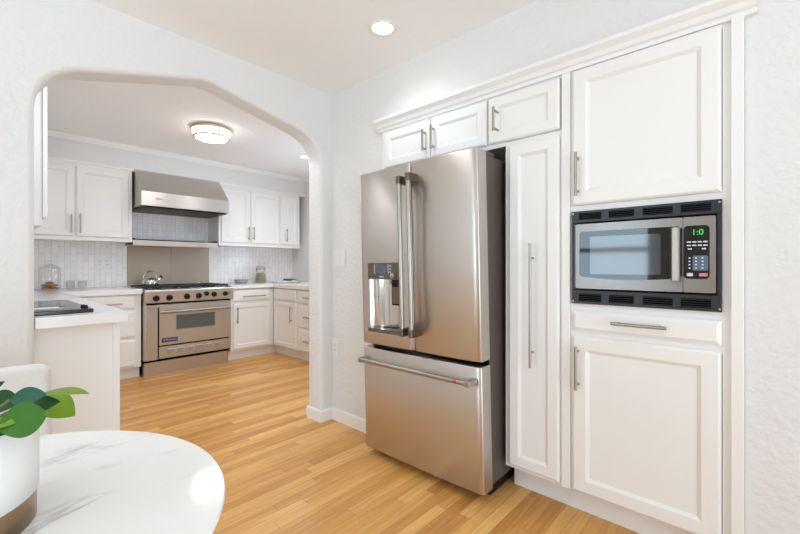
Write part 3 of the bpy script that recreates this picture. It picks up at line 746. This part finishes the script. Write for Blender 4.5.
# wall cabinets
FU = Face('y', 4.999)
t = thing('wall_cabinet', (0.78, 5.16, 1.405), 'white two-door wall cabinet left of the range hood', 'cabinet')
m = MB(); m.box(0.35, 1.197, 5.0, 5.318, 1.405, 2.185); m.build('carcass', M['white'], t)
m = MB(); FU.box(m, 0.35, 1.200, 0, 0.014, 1.405, 1.436); m.build('light_rail', M['white'], t, bevel=0.003)
door(t, FU, 0.36, 0.712, 1.445, 2.135, 0.055, handle=(0.685, 1.474, 0.685, 1.655))
door(t, FU, 0.726, 1.165, 1.445, 2.135, 0.055, handle=(0.754, 1.474, 0.754, 1.668))
t = thing('wall_cabinet', (2.54, 5.16, 1.405), 'white two-door wall cabinet right of the range hood', 'cabinet')
m = MB(); m.box(2.118, 2.958, 5.0, 5.318, 1.405, 2.185); m.build('carcass', M['white'], t)
m = MB(); FU.box(m, 2.114, 2.958, 0, 0.014, 1.405, 1.436); m.build('light_rail', M['white'], t, bevel=0.003)
door(t, FU, 2.145, 2.520, 1.448, 2.130, 0.055, handle=(2.492, 1.490, 2.492, 1.665))
door(t, FU, 2.535, 2.945, 1.448, 2.130, 0.055, handle=(2.562, 1.490, 2.562, 1.665))
t = thing('wall_cabinet', (3.12, 5.16, 1.405), 'narrow white single-door wall cabinet in the far right kitchen corner', 'cabinet')
m = MB(); m.box(2.961, 3.285, 5.0, 5.318, 1.405, 2.185); m.build('carcass', M['white'], t)
m = MB(); FU.box(m, 2.961, 3.290, 0, 0.014, 1.405, 1.436); m.build('light_rail', M['white'], t, bevel=0.003)
door(t, FU, 2.975, 3.245, 1.448, 2.130, 0.05, handle=(3.055, 1.490, 3.055, 1.672))
t = thing('wall_cabinet', (0.16, 4.15, 1.405), 'white wall cabinet seen end-on at the left edge of the arch', 'cabinet')
m = MB(); m.box(0.003, 0.318, 3.32, 4.99, 1.405, 2.42); m.build('carcass', M['white'], t)
FD = Face('x', 0.319)
class FacePos(Face):
    def p(self, a, d, z): return (self.pos + d, a, z)
FD = FacePos('x', 0.319)
for a0, a1 in ((3.305, 3.86), (3.865, 4.40), (4.405, 4.94)): panel(MB(), FD, a0, a1, 1.455, 2.40, 0.022, 0.055).build('door', M['white'], t)

# ------------------------------------------------------------------ range
t = thing('range', (1.68, 5.0, 0), 'stainless steel gas range with black knobs between the white cabinets', 'range')
X0, X1 = 1.224, 2.136
FG = Face('y', 4.70)
m = MB(); m.box(X0, X1, 4.702, 5.30, 0.166, 0.888); m.build('body', M['steel_range'], t)
m = MB(); m.box(X0 + 0.008, X1 - 0.03, 4.712, 4.76, 0.0, 0.139); m.box(X0 + 0.02, X1 - 0.04, 4.76, 5.28, 0.0, 0.14); m.build('kick_plate', M['steel_range'], t)
m = MB(); m.box(X0 + 0.01, X1 - 0.02, 4.722, 5.28, 0.139, 0.166); m.build('kick_gap_shade', M['black_slot'], t)  # black filler painting the shade between body and kick plate
# control panel with bullnose
m = MB(); prof = [(4.70, 0.760), (4.660, 0.760), (4.648, 0.768)] + [(4.662 + 0.024 * math.cos(math.radians(a)) * -1, 0.882 + 0.024 * math.sin(math.radians(a))) for a in range(0, 91, 15)] + [(4.70, 0.906)]
m.prism([(X0, y, z) for y, z in prof], (X1 - X0, 0, 0)); cp = m.build('control_panel', M['steel_range'], t, bevel=0.001)
m = MB(); FG.box(m, X0 + 0.03, X1 - 0.01, -0.001, 0.004, 0.742, 0.760); m.build('panel_gap_shade', M['black_slot'], t)  # black strip painting the shade line under the control panel
for x, z, r_ in ((1.326, 0.812, 0.029), (1.451, 0.814, 0.029), (1.623, 0.817, 0.029), (1.748, 0.818, 0.029), (1.829, 0.838, 0.024), (1.914, 0.826, 0.027), (2.042, 0.828, 0.026)):
    g = MB(); g.cyl((x, 4.652, z), (x, 4.640, z), r_ + 0.003, 24); g.cyl((x, 4.641, z), (x, 4.614, z), r_, 24, r_ * 0.86); g.box(x - 0.005, x + 0.005, 4.604, 4.616, z - r_ * 0.8, z + r_ * 0.8); g.build('knob', M['black_plastic'], cp, bevel=0.002)
g = MB(); g.cyl((2.088, 4.652, 0.838), (2.088, 4.640, 0.838), 0.008, 12); g.build('indicator_light', M['black_plastic'], cp)
# side panel, door, lower louvred panel
m = MB(); FG.box(m, X0 + 0.022, 1.352, -0.001, 0.016, 0.165, 0.735); m.build('side_panel', M['steel_range'], t, bevel=0.002)
m = MB(); m.box(X0 + 0.022, 1.36, 4.66, 4.69, 0.712, 0.738); m.build('towel_rail', M['steel_range'], t, bevel=0.004)
m = MB(); FG.box(m, 1.352, 1.362, -0.001, 0.004, 0.165, 0.735); FG.box(m, 1.362, 2.11, -0.001, 0.004, 0.295, 0.310); m.build('door_gap_shade', M['black_slot'], t)  # black strips painting the shade beside and below the oven door
m = MB(); FG.box(m, 1.362, 2.11, 0, 0.030, 0.310, 0.732); od = m.build('oven_door', M['steel_range'], t, bevel=0.003)
m = MB(); FG.box(m, 1.528, 1.930, 0.029, 0.032, 0.468, 0.618); m.build('door_window', M['oven_glass'], od)
m = MB()
for a0, a1, z0, z1 in ((1.520, 1.938, 0.618, 0.625), (1.520, 1.938, 0.461, 0.468), (1.520, 1.528, 0.468, 0.618), (1.930, 1.938, 0.468, 0.618)): FG.box(m, a0, a1, 0.0295, 0.034, z0, z1)
m.build('window_frame', M['nickel'], od)
m = MB(); m.cyl((1.362, 4.632, 0.664), (2.100, 4.632, 0.664), 0.015, 18); 
for x in (1.385, 2.08): m.cyl((x, 4.632, 0.664), (x, 4.672, 0.664), 0.011, 14)
m.build('handle', M['nickel'], od)
m = MB(); plate(m, FG, rrect(1.386, 1.540, 0.341, 0.386, 0.003), 0.029, 0.0325); bd = m.build('nameplate', M['badge'], od)
text_mesh('lettering', 'VIKING', M['silver'], od, (1.463, 4.667, 0.3635), 0.034, 'y', 0.132)
m = MB(); FG.box(m, 1.362, 2.11, 0, 0.020, 0.172, 0.295); lp = m.build('vent_panel', M['steel_range'], t, bevel=0.002)
for x in (1.478, 1.574, 1.674, 1.774, 1.872, 1.974):
    g = MB()
    for z in (0.226, 0.244, 0.262):
        g.prism([(x - 0.036, 4.681, z - 0.005), (x - 0.036, 4.664, z - 0.004), (x - 0.036, 4.664, z - 0.001), (x - 0.036, 4.681, z + 0.007)], (0.072, 0, 0))
    g.build('louvre', M['silver'], lp)  # lighter silver than the panel, standing for light caught from above
# cooktop and grates
m = MB(); m.box(X0 + 0.005, X1 - 0.005, 4.665, 5.300, 0.886, 0.902); m.box(X0, X1, 5.28, 5.312, 0.886, 0.935); m.build('cooking_surface', M['steel_range'], t, bevel=0.002)
for i in range(3):
    a = X0 + 0.03 + i * 0.287; b = a + 0.280
    g = MB(); z0, z1 = 0.918, 0.934
    for x in (a, (a + b) / 2 - 0.006, b - 0.012): g.box(x, x + 0.012, 4.715, 5.27, z0, z1)
    for y in (4.715, 4.85, 4.987, 5.12, 5.258): g.box(a, b, y, y + 0.012, z0, z1)
    for x in (a, b - 0.012):
        for y in (4.715, 5.258): g.box(x, x + 0.012, y, y + 0.012, 0.902, z0)
    g.build('grate', M['iron'], t, bevel=0.002)
    for y in (4.86, 5.13):
        g = MB(); c = ((a + b) / 2, y, 0.902); g.lathe([(0.0, 0.014), (0.038, 0.014), (0.045, 0.008), (0.045, 0.0)], c, 20); g.build('burner', M['iron'], t)
# steel splash panel with its warming shelf
t = thing('backsplash_panel', (1.676, 5.32, 0.93), 'stainless steel splash panel with shelf behind the range', 'backsplash')
m = MB(); m.box(1.228, 1.675, 5.314, 5.328, 0.937, 1.400); m.box(1.677, 2.126, 5.314, 5.328, 0.937, 1.400); m.build('panel', M['steel_mid'], t, bevel=0.001)
m = MB(); m.box(1.204, 2.110, 5.000, 5.314, 1.376, 1.382); m.box(1.204, 2.110, 4.990, 5.002, 1.372, 1.432); m.build('shelf', M['steel_range'], t, bevel=0.002)
m = MB()
for k in range(5): m.box(1.23, 2.09, 5.03 + k * 0.05, 5.042 + k * 0.05, 1.435, 1.445)
m.box(1.21, 1.23, 5.01, 5.31, 1.382, 1.452); m.box(2.085, 2.105, 5.01, 5.31, 1.382, 1.452); m.box(1.23, 2.085, 5.29, 5.31, 1.382, 1.460); m.build('shelf_gap_shade', M['black_plastic'], t)  # added black bars and back, standing in for the dark gap above the shelf
# hood
t = thing('range_hood', (1.676, 5.0, 1.765), 'stainless steel range hood with sloped top above the range', 'hood')
hx0, hx1 = 1.213, 2.118
m = MB(); m.prism([(hx0, y, z) for y, z in ((4.715, 1.780), (4.715, 1.928), (4.995, 2.196), (5.322, 2.196), (5.322, 1.780))], (hx1 - hx0, 0, 0)); hd = m.build('canopy', M['steel_range'], t, bevel=0.002)
m = MB(); m.box(hx0 + 0.02, hx1 - 0.02, 4.735, 5.30, 1.764, 1.781)
m.build('filter_bay', M['black_plastic'], t)
for i in range(3):
    a = hx0 + 0.05 + i * 0.275; g = MB()
    for k in range(9): g.box(a + k * 0.028, a + k * 0.028 + 0.014, 4.78, 5.26, 1.757, 1.765)
    g.build('baffle_filter', M['bronze'], t)
m = MB(); m.box(1.343, 1.407, 4.7125, 4.7155, 1.853, 1.868); m.build('nameplate', M['chrome'], hd)
text_mesh('lettering', 'VIKING', M['black_plastic'], hd, (1.375, 4.712, 1.8605), 0.013, 'y', 0.054)

# ------------------------------------------------------------------ things on the counters
# kettle
t = thing('kettle', (1.395, 5.10, 0.935), 'shiny steel kettle with spout on the left of the range', 'kettle')
c = (1.395, 5.10, 0.935)
m = MB(); m.lathe([(0.0, 0.0), (0.088, 0.0), (0.098, 0.008), (0.100, 0.03), (0.092, 0.075), (0.070, 0.105), (0.045, 0.116), (0.044, 0.119)], c, 36); m.build('body', M['chrome'], t)
m = MB(); m.lathe([(0.046, 0.117), (0.044, 0.124), (0.02, 0.132), (0.008, 0.134), (0.008, 0.142), (0.016, 0.150), (0.012, 0.160), (0.0, 0.163)], c, 28); m.build('lid', M['chrome'], t)
m = MB(); pts = [(c[0] + 0.075 + 0.06 * s, c[1] - 0.01, c[2] + 0.055 + 0.065 * s ** 1.3) for s in [i / 6 for i in range(7)]]; m.tube(pts, 0.016, 14); sp = m.build('spout', M['chrome'], t)
m = MB(); m.cyl((c[0] + 0.130, c[1] - 0.01, c[2] + 0.114), (c[0] + 0.150, c[1] - 0.01, c[2] + 0.136), 0.019, 14); m.build('spout_cap', M['black_plastic'], sp)
m = MB(); pts = [(c[0] + 0.085 * math.cos(math.radians(a)), c[1], c[2] + 0.10 + 0.115 * math.sin(math.radians(a))) for a in range(5, 176, 10)]; m.tube(pts, 0.006, 10); h = m.build('handle', M['chrome'], t)
m = MB(); pts = [(c[0] + 0.085 * math.cos(math.radians(a)), c[1], c[2] + 0.10 + 0.115 * math.sin(math.radians(a))) for a in range(60, 121, 10)]; m.tube(pts, 0.011, 12); m.build('grip', M['bronze'], h)
t.scale = (0.78, 0.78, 0.72)
# glass canister with baked rounds
c = (0.545, 5.13, 0.915)
t = thing('glass_canister', c, 'clear glass lidded canister of golden cookies on the left counter', 'jar')
m = MB(); m.lathe([(0.0, 0.002), (0.078, 0.002), (0.083, 0.008), (0.084, 0.19), (0.080, 0.198)], c, 36); m.build('body', M['glass'], t)
m = MB(); m.lathe([(0.086, 0.198), (0.086, 0.206), (0.074, 0.222), (0.04, 0.244), (0.014, 0.252), (0.010, 0.258), (0.018, 0.272), (0.012, 0.288), (0.0, 0.291)], c, 36); m.build('lid', M['glass'], t)
proto = None; CK = 'cookies in the glass canister'
spots = [(-0.034, -0.03, 0.010, 0.2), (0.036, -0.028, 0.010, 1.2), (0.0, 0.040, 0.010, 2.0), (-0.030, 0.012, 0.034, 0.7), (0.034, 0.014, 0.034, 2.6), (0.002, -0.036, 0.036, 1.6), (0.0, 0.010, 0.060, 0.4)]
for i, (dx, dy, dz, rz) in enumerate(spots):
    if proto is None:
        m = MB(); m.lathe([(0.0, 0.0), (0.026, 0.0), (0.033, 0.005), (0.034, 0.012), (0.026, 0.020), (0.0, 0.024)], (0, 0, 0), 18)
        proto = o = m.build('cookie', M['cookie'], origin=(0, 0, 0))
    else:
        o = proto.copy(); COL.objects.link(o)
    o.location = (c[0] + dx, c[1] + dy, c[2] + dz); o.rotation_euler = (0.0, 0.0, rz)
    tag(o, 'golden round cookie inside the lidded glass canister', 'cookie', CK)
# two drinking glasses
gp = None
for i, (x, y, lab) in enumerate(((0.705, 5.16, 'short clear drinking glass next to the glass cookie canister'), (0.800, 5.15, 'short clear drinking glass farther from the cookie canister, nearer the range'))):
    if gp is None:
        m = MB(); m.lathe([(0.0, 0.004), (0.030, 0.004), (0.034, 0.0), (0.038, 0.086), (0.0365, 0.086), (0.033, 0.010), (0.0, 0.010)], (0, 0, 0), 28); gp = o = m.build('drinking_glass', M['glass'], origin=(0, 0, 0))
    else: o = gp.copy(); COL.objects.link(o)
    o.location = (x, y, 0.915); tag(o, lab, 'glass', 'drinking glasses on the left counter')
# cooktop on the peninsula
t = thing('cooktop', (0.24, 2.84, 0.915), 'low black cooktop with pale vent strip on the peninsula counter', 'cooktop')
m = MB(); m.box(0.012, 0.440, 2.585, 3.32, 0.915, 0.935)
m.box(0.21, 0.440, 2.535, 2.585, 0.915, 0.935); m.build('base', M['cooktop'], t, bevel=0.004)
m = MB()
for k in range(9): m.box(0.06 + k * 0.030, 0.080 + k * 0.030, 2.66, 2.745, 0.934, 0.938)
m.box(0.05, 0.33, 2.655, 2.66, 0.934, 0.938); m.box(0.05, 0.33, 2.745, 2.75, 0.934, 0.938); m.box(0.06, 0.32, 2.66, 2.745, 0.934, 0.9365); m.build('vent_grille', M['plate'], t)
for y in (2.62, 2.665):
    g = MB(); g.cyl((0.418, y, 0.933), (0.418, y, 0.948), 0.013, 16, 0.011); k_ = g.build('knob', M['black_plastic'], t)
    g = MB(); g.cyl((0.418, y, 0.9478), (0.418, y, 0.9495), 0.006, 12); g.build('knob_cap', M['chrome'], k_)
m = MB(); m.box(0.05, 0.36, 2.80, 3.27, 0.934, 0.9362); m.build('cooking_glass', M['black_glass'], t)
# right counter: dish, swing-top jar, open book
c = (2.50, 5.19, 0.915)
o = MB().lathe([(0.0, 0.006), (0.055, 0.006), (0.058, 0.0), (0.066, 0.0), (0.075, 0.012), (0.098, 0.050), (0.094, 0.050), (0.070, 0.016), (0.0, 0.012)], (0, 0, 0), 36).build('bowl', M['bowl'], origin=(0, 0, 0)); o.location = c
tag(o, 'shallow grey bowl on the counter beside the range', 'bowl')
c = (2.785, 5.20, 0.915)
t = thing('storage_jar', c, 'clear storage jar with clamp lid, half full of greenish contents', 'jar')
m = MB(); m.lathe([(0.0, 0.003), (0.068, 0.003), (0.073, 0.010), (0.070, 0.09), (0.062, 0.135), (0.056, 0.17), (0.056, 0.195)], c, 32); m.build('body', M['glass'], t)
m = MB(); m.lathe([(0.058, 0.196), (0.058, 0.206), (0.050, 0.214), (0.0, 0.216)], c, 28); m.build('lid', M['glass'], t)
m = MB(); 
m.tube([(c[0] + 0.061 * math.cos(2 * PI * i / 24), c[1] + 0.061 * math.sin(2 * PI * i / 24), c[2] + 0.192) for i in range(25)], 0.003, 8)
m.tube([(c[0] + 0.060, c[1], c[2] + 0.16), (c[0] + 0.064, c[1], c[2] + 0.20), (c[0] + 0.055, c[1], c[2] + 0.222), (c[0] - 0.055, c[1], c[2] + 0.222), (c[0] - 0.064, c[1], c[2] + 0.20), (c[0] - 0.060, c[1], c[2] + 0.16)], 0.0035, 8); m.build('wire_clamp', M['bronze'], t)
o = MB().lathe([(0.0, 0.005), (0.064, 0.005), (0.069, 0.012), (0.066, 0.09), (0.058, 0.132), (0.03, 0.140), (0.0, 0.136)], (0, 0, 0), 28).build('dried_herbs', M['beans'], origin=(0, 0, 0)); o.location = c
tag(o, 'greenish brown dried contents filling the clamp-lid jar', 'food', kind='stuff')
c = (3.02, 4.93, 0.915)
t = thing('open_book', c, 'open book lying on the corner of the right counter', 'book')
m = MB()
for s in (-1, 1):
    n = 8; P = []
    for i in range(n + 1):
        u = i / n; P.append((c[0] + s * 0.155 * u, c[1], c[2] + 0.006 + 0.028 * math.sin(PI * min(1, u * 1.1)) * (1 - 0.45 * u) + (0.010 if s > 0 else 0.004) * (1 - u)))
    P += [(c[0] + s * 0.155, c[1], c[2] + 0.005), (c[0], c[1], c[2] + 0.005)]
    m.prism([(x, y - 0.11, z) for x, y, z in P], (0, 0.22, 0))
m.build('pages', M['paper'], t)
m = MB(); m.box(c[0] - 0.162, c[0] + 0.162, c[1] - 0.115, c[1] + 0.115, c[2] + 0.0005, c[2] + 0.005)
m.build('cover', M['cover'], t)
m = MB(); n = 8
m.prism([(c[0] + 0.012 + 0.10 * i / n, c[1] - 0.11, c[2] + 0.020 + 0.045 * math.sin(PI * 0.5 * min(1, i / 3)) * (1 - 0.65 * i / n)) for i in range(n + 1)] + [(c[0] + 0.112 - 0.10 * i / n, c[1] - 0.11, c[2] + 0.017 + 0.045 * math.sin(PI * 0.5 * min(1, (n - i) / 3)) * (1 - 0.65 * (n - i) / n)) for i in range(n + 1)], (0, 0.22, 0)); m.build('turned_page', M['cover'], t)
# outlets on the tile
FB = Face('y', YB - 0.010)
outlet(FB, 0.940, 1.075, 1.125, 1.245, 2, 'white double outlet on the tiles left of the range')
outlet(FB, 2.80, 2.935, 1.115, 1.235, 2, 'white double outlet on the tiles above the clamp-lid jar')

# ------------------------------------------------------------------ ceiling lights
def recessed(loc, r, label):
    t = thing('recessed_light', loc, label, 'ceiling light', 'recessed ceiling lights')
    m = MB(); m.lathe([(r, -0.0015), (r * 1.36, -0.0015), (r * 1.40, -0.005), (r * 1.30, -0.008), (r * 1.02, -0.006), (r, -0.004)], loc, 40); m.build('trim_ring', M['plate'], t)
    m = MB(); m.lathe([(0.0, -0.004), (r * 1.01, -0.004), (r * 1.01, -0.0015), (0.0, -0.0015)], loc, 40); m.build('lens', M['lamp'], t)
    return t
recessed((1.515, 1.512, H), 0.055, 'recessed ceiling light in the dining area ceiling above the refrigerator')
recessed((2.69, 3.98, H), 0.055, 'small recessed ceiling light in the kitchen near the arch pier')
bulb('recessed lamp dining', (1.515, 1.512, H - 0.03), 9, NEUT, 0.05, 150)
bulb('recessed lamp kitchen', (2.69, 3.98, H - 0.03), 25, WARM, 0.05, 150)
c = (1.545, 3.80, H)
t = thing('flush_mount_light', c, 'round flush ceiling light with metal rims glowing in the kitchen', 'ceiling light')
m = MB(); m.lathe([(0.0, -0.001), (0.155, -0.001), (0.172, -0.012), (0.174, -0.030), (0.168, -0.034), (0.160, -0.030)], c, 48); m.build('top_rim', M['brass'], t)
m = MB(); m.lathe([(0.166, -0.034), (0.158, -0.06), (0.146, -0.088)], c, 48); m.build('shade', M['lampshade'], t)
m = MB(); m.lathe([(0.149, -0.082), (0.156, -0.086), (0.156, -0.096), (0.146, -0.101), (0.138, -0.096)], c, 48); m.build('bottom_rim', M['brass'], t)
m = MB(); m.lathe([(0.142, -0.095), (0.10, -0.112), (0.05, -0.120), (0.0, -0.122)], c, 48); m.build('diffuser', M['diffuser'], t)

# ------------------------------------------------------------------ dining table, planter, chair
TC = (-0.071, 0.915)
t = thing('dining_table', (TC[0], TC[1], 0), 'round white marble-topped dining table in the foreground', 'table')
R = 0.434
m = MB(); m.lathe([(0.0, 0.712), (R - 0.045, 0.712), (R - 0.012, 0.724), (R - 0.002, 0.733), (R, 0.737), (R - 0.003, 0.740)], (TC[0], TC[1], 0), 128); m.add([(TC[0] + (R - 0.003) * math.cos(2 * PI * k / 128), TC[1] + (R - 0.003) * math.sin(2 * PI * k / 128), 0.740) for k in range(128)], [tuple(range(128))], False); m.build('tabletop', M['marble'], t)
m = MB(); m.lathe([(0.0, 0.0), (0.26, 0.0), (0.262, 0.008), (0.20, 0.022), (0.10, 0.05), (0.055, 0.12), (0.045, 0.30), (0.05, 0.50), (0.085, 0.66), (0.16, 0.712), (0.0, 0.712)], (TC[0], TC[1], 0), 64); m.build('pedestal', M['pot'], t)
PC = (-0.047, 0.922, 0.740)
t = thing('potted_plant', PC, 'leafy green plant in a white pot with bronze base band on the table', 'plant')
r = 0.131
m = MB(); m.lathe([(0.0, 0.001), (r - 0.003, 0.001), (r - 0.003, 0.046)], PC, 72); m.build('base_band', M['band'], t)
m = MB(); m.lathe([(r - 0.004, 0.046), (r, 0.048), (r, 0.163), (r - 0.003, 0.168), (r - 0.010, 0.168), (r - 0.012, 0.160), (r - 0.012, 0.135), (0.0, 0.135)], PC, 72); m.build('pot', M['pot'], t)
def leaf(mb, base, tip, width, up=(0, 0, 1), bow=0.012, fold=0.25, mi=0, roll=0.0, n=22):
    b, e = Vector(base), Vector(tip); d = e - b; L = d.length; d.normalize(); u = Vector(up); s = d.cross(u).normalized(); nn = s.cross(d).normalized()
    if roll: q = Matrix.Rotation(roll, 3, d); s = q @ s; nn = q @ nn
    vs = []
    for i in range(n + 1):
        t_ = i / n; wv = 1.22 * width * (math.sin(PI * t_ ** 0.9) ** 0.8) if 0 < t_ < 1 else 0.0003
        p = b + d * L * t_ + nn * bow * math.sin(PI * t_)
        for k in (-1, -0.5, 0, 0.5, 1): vs.append(p + s * (k * wv) + nn * (abs(k) ** 1.3 * wv * fold - (0.0 if k else 0.0008)))
    fs = [(i * 5 + k, i * 5 + k + 1, (i + 1) * 5 + k + 1, (i + 1) * 5 + k) for i in range(n) for k in range(4)]
    mb.add(vs, fs, True, mi)
def view_up(p): # direction from a leaf towards the camera
    return (Vector((0, 0, 1.155)) - Vector(p)).normalized()
m = MB()
spec = [
 ((0.086, 0.899, 0.939), (0.133, 0.803, 0.948), 0.0105, (0.05, -0.5, 0.8), 0.003, 0.12, 0),
 ((0.088, 0.941, 0.924), (0.127, 0.884, 0.893), 0.0185, (-0.25, -0.85, 0.5), 0.003, 0.12, 0),
 ((0.046, 0.883, 0.941), (0.088, 0.867, 0.944), 0.0125, (-0.2, -0.8, 0.6), 0.003, 0.12, 3),
 ((0.052, 0.913, 0.916), (0.105, 0.864, 0.928), 0.0135, (-0.2, -0.8, 0.5), 0.003, 0.12, 2),
 ((0.082, 0.8, 0.93), (0.028, 0.807, 0.922), 0.0215, (-0.2, -0.85, 0.55), 0.003, 0.12, 1),
 ((0.024, 0.818, 0.927), (0.047, 0.801, 0.926), 0.0075, (-0.1, -0.7, 0.7), 0.003, 0.12, 0),
 ((0.019, 0.943, 0.931), (0.06, 0.913, 0.926), 0.016, (-0.2, -0.8, 0.5), 0.003, 0.12, 2),
 ((0.027, 1.007, 0.931), (0.046, 1.009, 0.946), 0.006, (0, -0.5, 0.8), 0.003, 0.12, 2),
 ((0.021, 0.83, 0.916), (0.038, 0.803, 0.912), 0.01, (-0.1, -0.75, 0.7), 0.003, 0.12, 2),
 ((-0.08, 0.90, 0.93), (-0.17, 0.86, 0.95), 0.034, (0, -0.3, 0.9), 0.01, 0.2, 1),
 ((-0.07, 0.96, 0.94), (-0.13, 1.05, 0.97), 0.034, (0, -0.3, 0.9), 0.01, 0.2, 2),
 ((-0.03, 0.88, 0.93), (-0.05, 0.78, 0.95), 0.032, (0, -0.3, 0.9), 0.01, 0.2, 1),
 ((-0.06, 0.92, 0.95), (-0.09, 0.90, 1.03), 0.030, (0.2, -0.9, 0.1), 0.01, 0.2, 1),
 ((-0.02, 0.98, 0.93), (0.00, 1.08, 0.94), 0.030, (0, -0.2, 0.9), 0.01, 0.2, 2),
]
for b, e, wd, up, bow, fold, mi in spec:
    if wd > 0: leaf(m, b, e, wd, up, bow, fold, mi)
m.build('foliage', [M['leaf_lime'], M['leaf_mid'], M['leaf_dark'], M['leaf_sheen']], t)
m = MB()
for b, e, wd, up, bow, fold, mi in spec:
    if wd > 0:
        B = Vector(b); A = Vector((PC[0] + (b[0] - PC[0]) * 0.45, PC[1] + (b[1] - PC[1]) * 0.45, PC[2] + 0.13))
        m.tube([A, (A + B) / 2 + Vector((0, 0, 0.012)), B], 0.0028, 8)
m.build('stems', M['stem'], t)
m = MB(); m.lathe([(0.0, 0.1355), (r - 0.013, 0.1355), (r - 0.02, 0.139), (0.0, 0.142)], PC, 40); m.build('soil', M['concrete'], t)
# upholstered chair on the far side of the table
CX, CY = -0.075, 1.52
t = thing('dining_chair', (CX, CY, 0), 'off-white upholstered dining chair behind the table near the peninsula', 'chair')
m = MB()
# curved back shell: grid wrapped round
n = 18; prof = []
def back_pt(u, z, off):
    a = math.radians(-13.8 + 27.6 * u); rad = 1.12 + off
    # back bows away from the table
    return (CX + rad * math.sin(a), CY + 0.27 - 1.12 + rad * math.cos(a) + (z - 0.45) * 0.10, z)
zt, zb = 0.822, 0.40
rows = []
nz = 8
V = []
def outer_z(u, k):   # rounded upper corners
    e = max(0.0, abs(u - 0.5) * 2 - 0.86) / 0.14
    top = zt - 0.012 * e ** 2.2
    return zb + (top - zb) * k / nz
for off in (-0.03, 0.03):
    for k in range(nz + 1):
        for i in range(n + 1): V.append(back_pt(i / n, outer_z(i / n, k), off))
W1 = (n + 1) * (nz + 1)
Fs = []
for o_ in (0, W1):
    for k in range(nz):
        for i in range(n): Fs.append((o_ + k * (n + 1) + i, o_ + k * (n + 1) + i + 1, o_ + (k + 1) * (n + 1) + i + 1, o_ + (k + 1) * (n + 1) + i))
for i in range(n):
    Fs.append((i, i + 1, W1 + i + 1, W1 + i)); q = nz * (n + 1); Fs.append((q + i, q + i + 1, W1 + q + i + 1, W1 + q + i))
for k in range(nz):
    for i in (0, n): Fs.append((k * (n + 1) + i, (k + 1) * (n + 1) + i, W1 + (k + 1) * (n + 1) + i, W1 + k * (n + 1) + i))
m.add(V, Fs, True); m.build('backrest', M['fabric'], t, bevel=0.018, segs=4, weld=True)
m = MB(); m.prism([(x, y, 0.40) for x, y in [(CX + a, CY - 0.02 + b) for a, b in rrect(-0.225, 0.225, -0.22, 0.24, 0.07, 6)]], (0, 0, 0.08)); m.build('seat', M['fabric'], t, bevel=0.02, segs=4)
for sx in (-1, 1):
    for sy in (-1, 1):
        g = MB(); g.cyl((CX + sx * 0.20, CY + sy * 0.20, 0.0), (CX + sx * 0.17, CY + sy * 0.17, 0.40), 0.012, 14, 0.019); g.build('leg', M['legwood'], t)
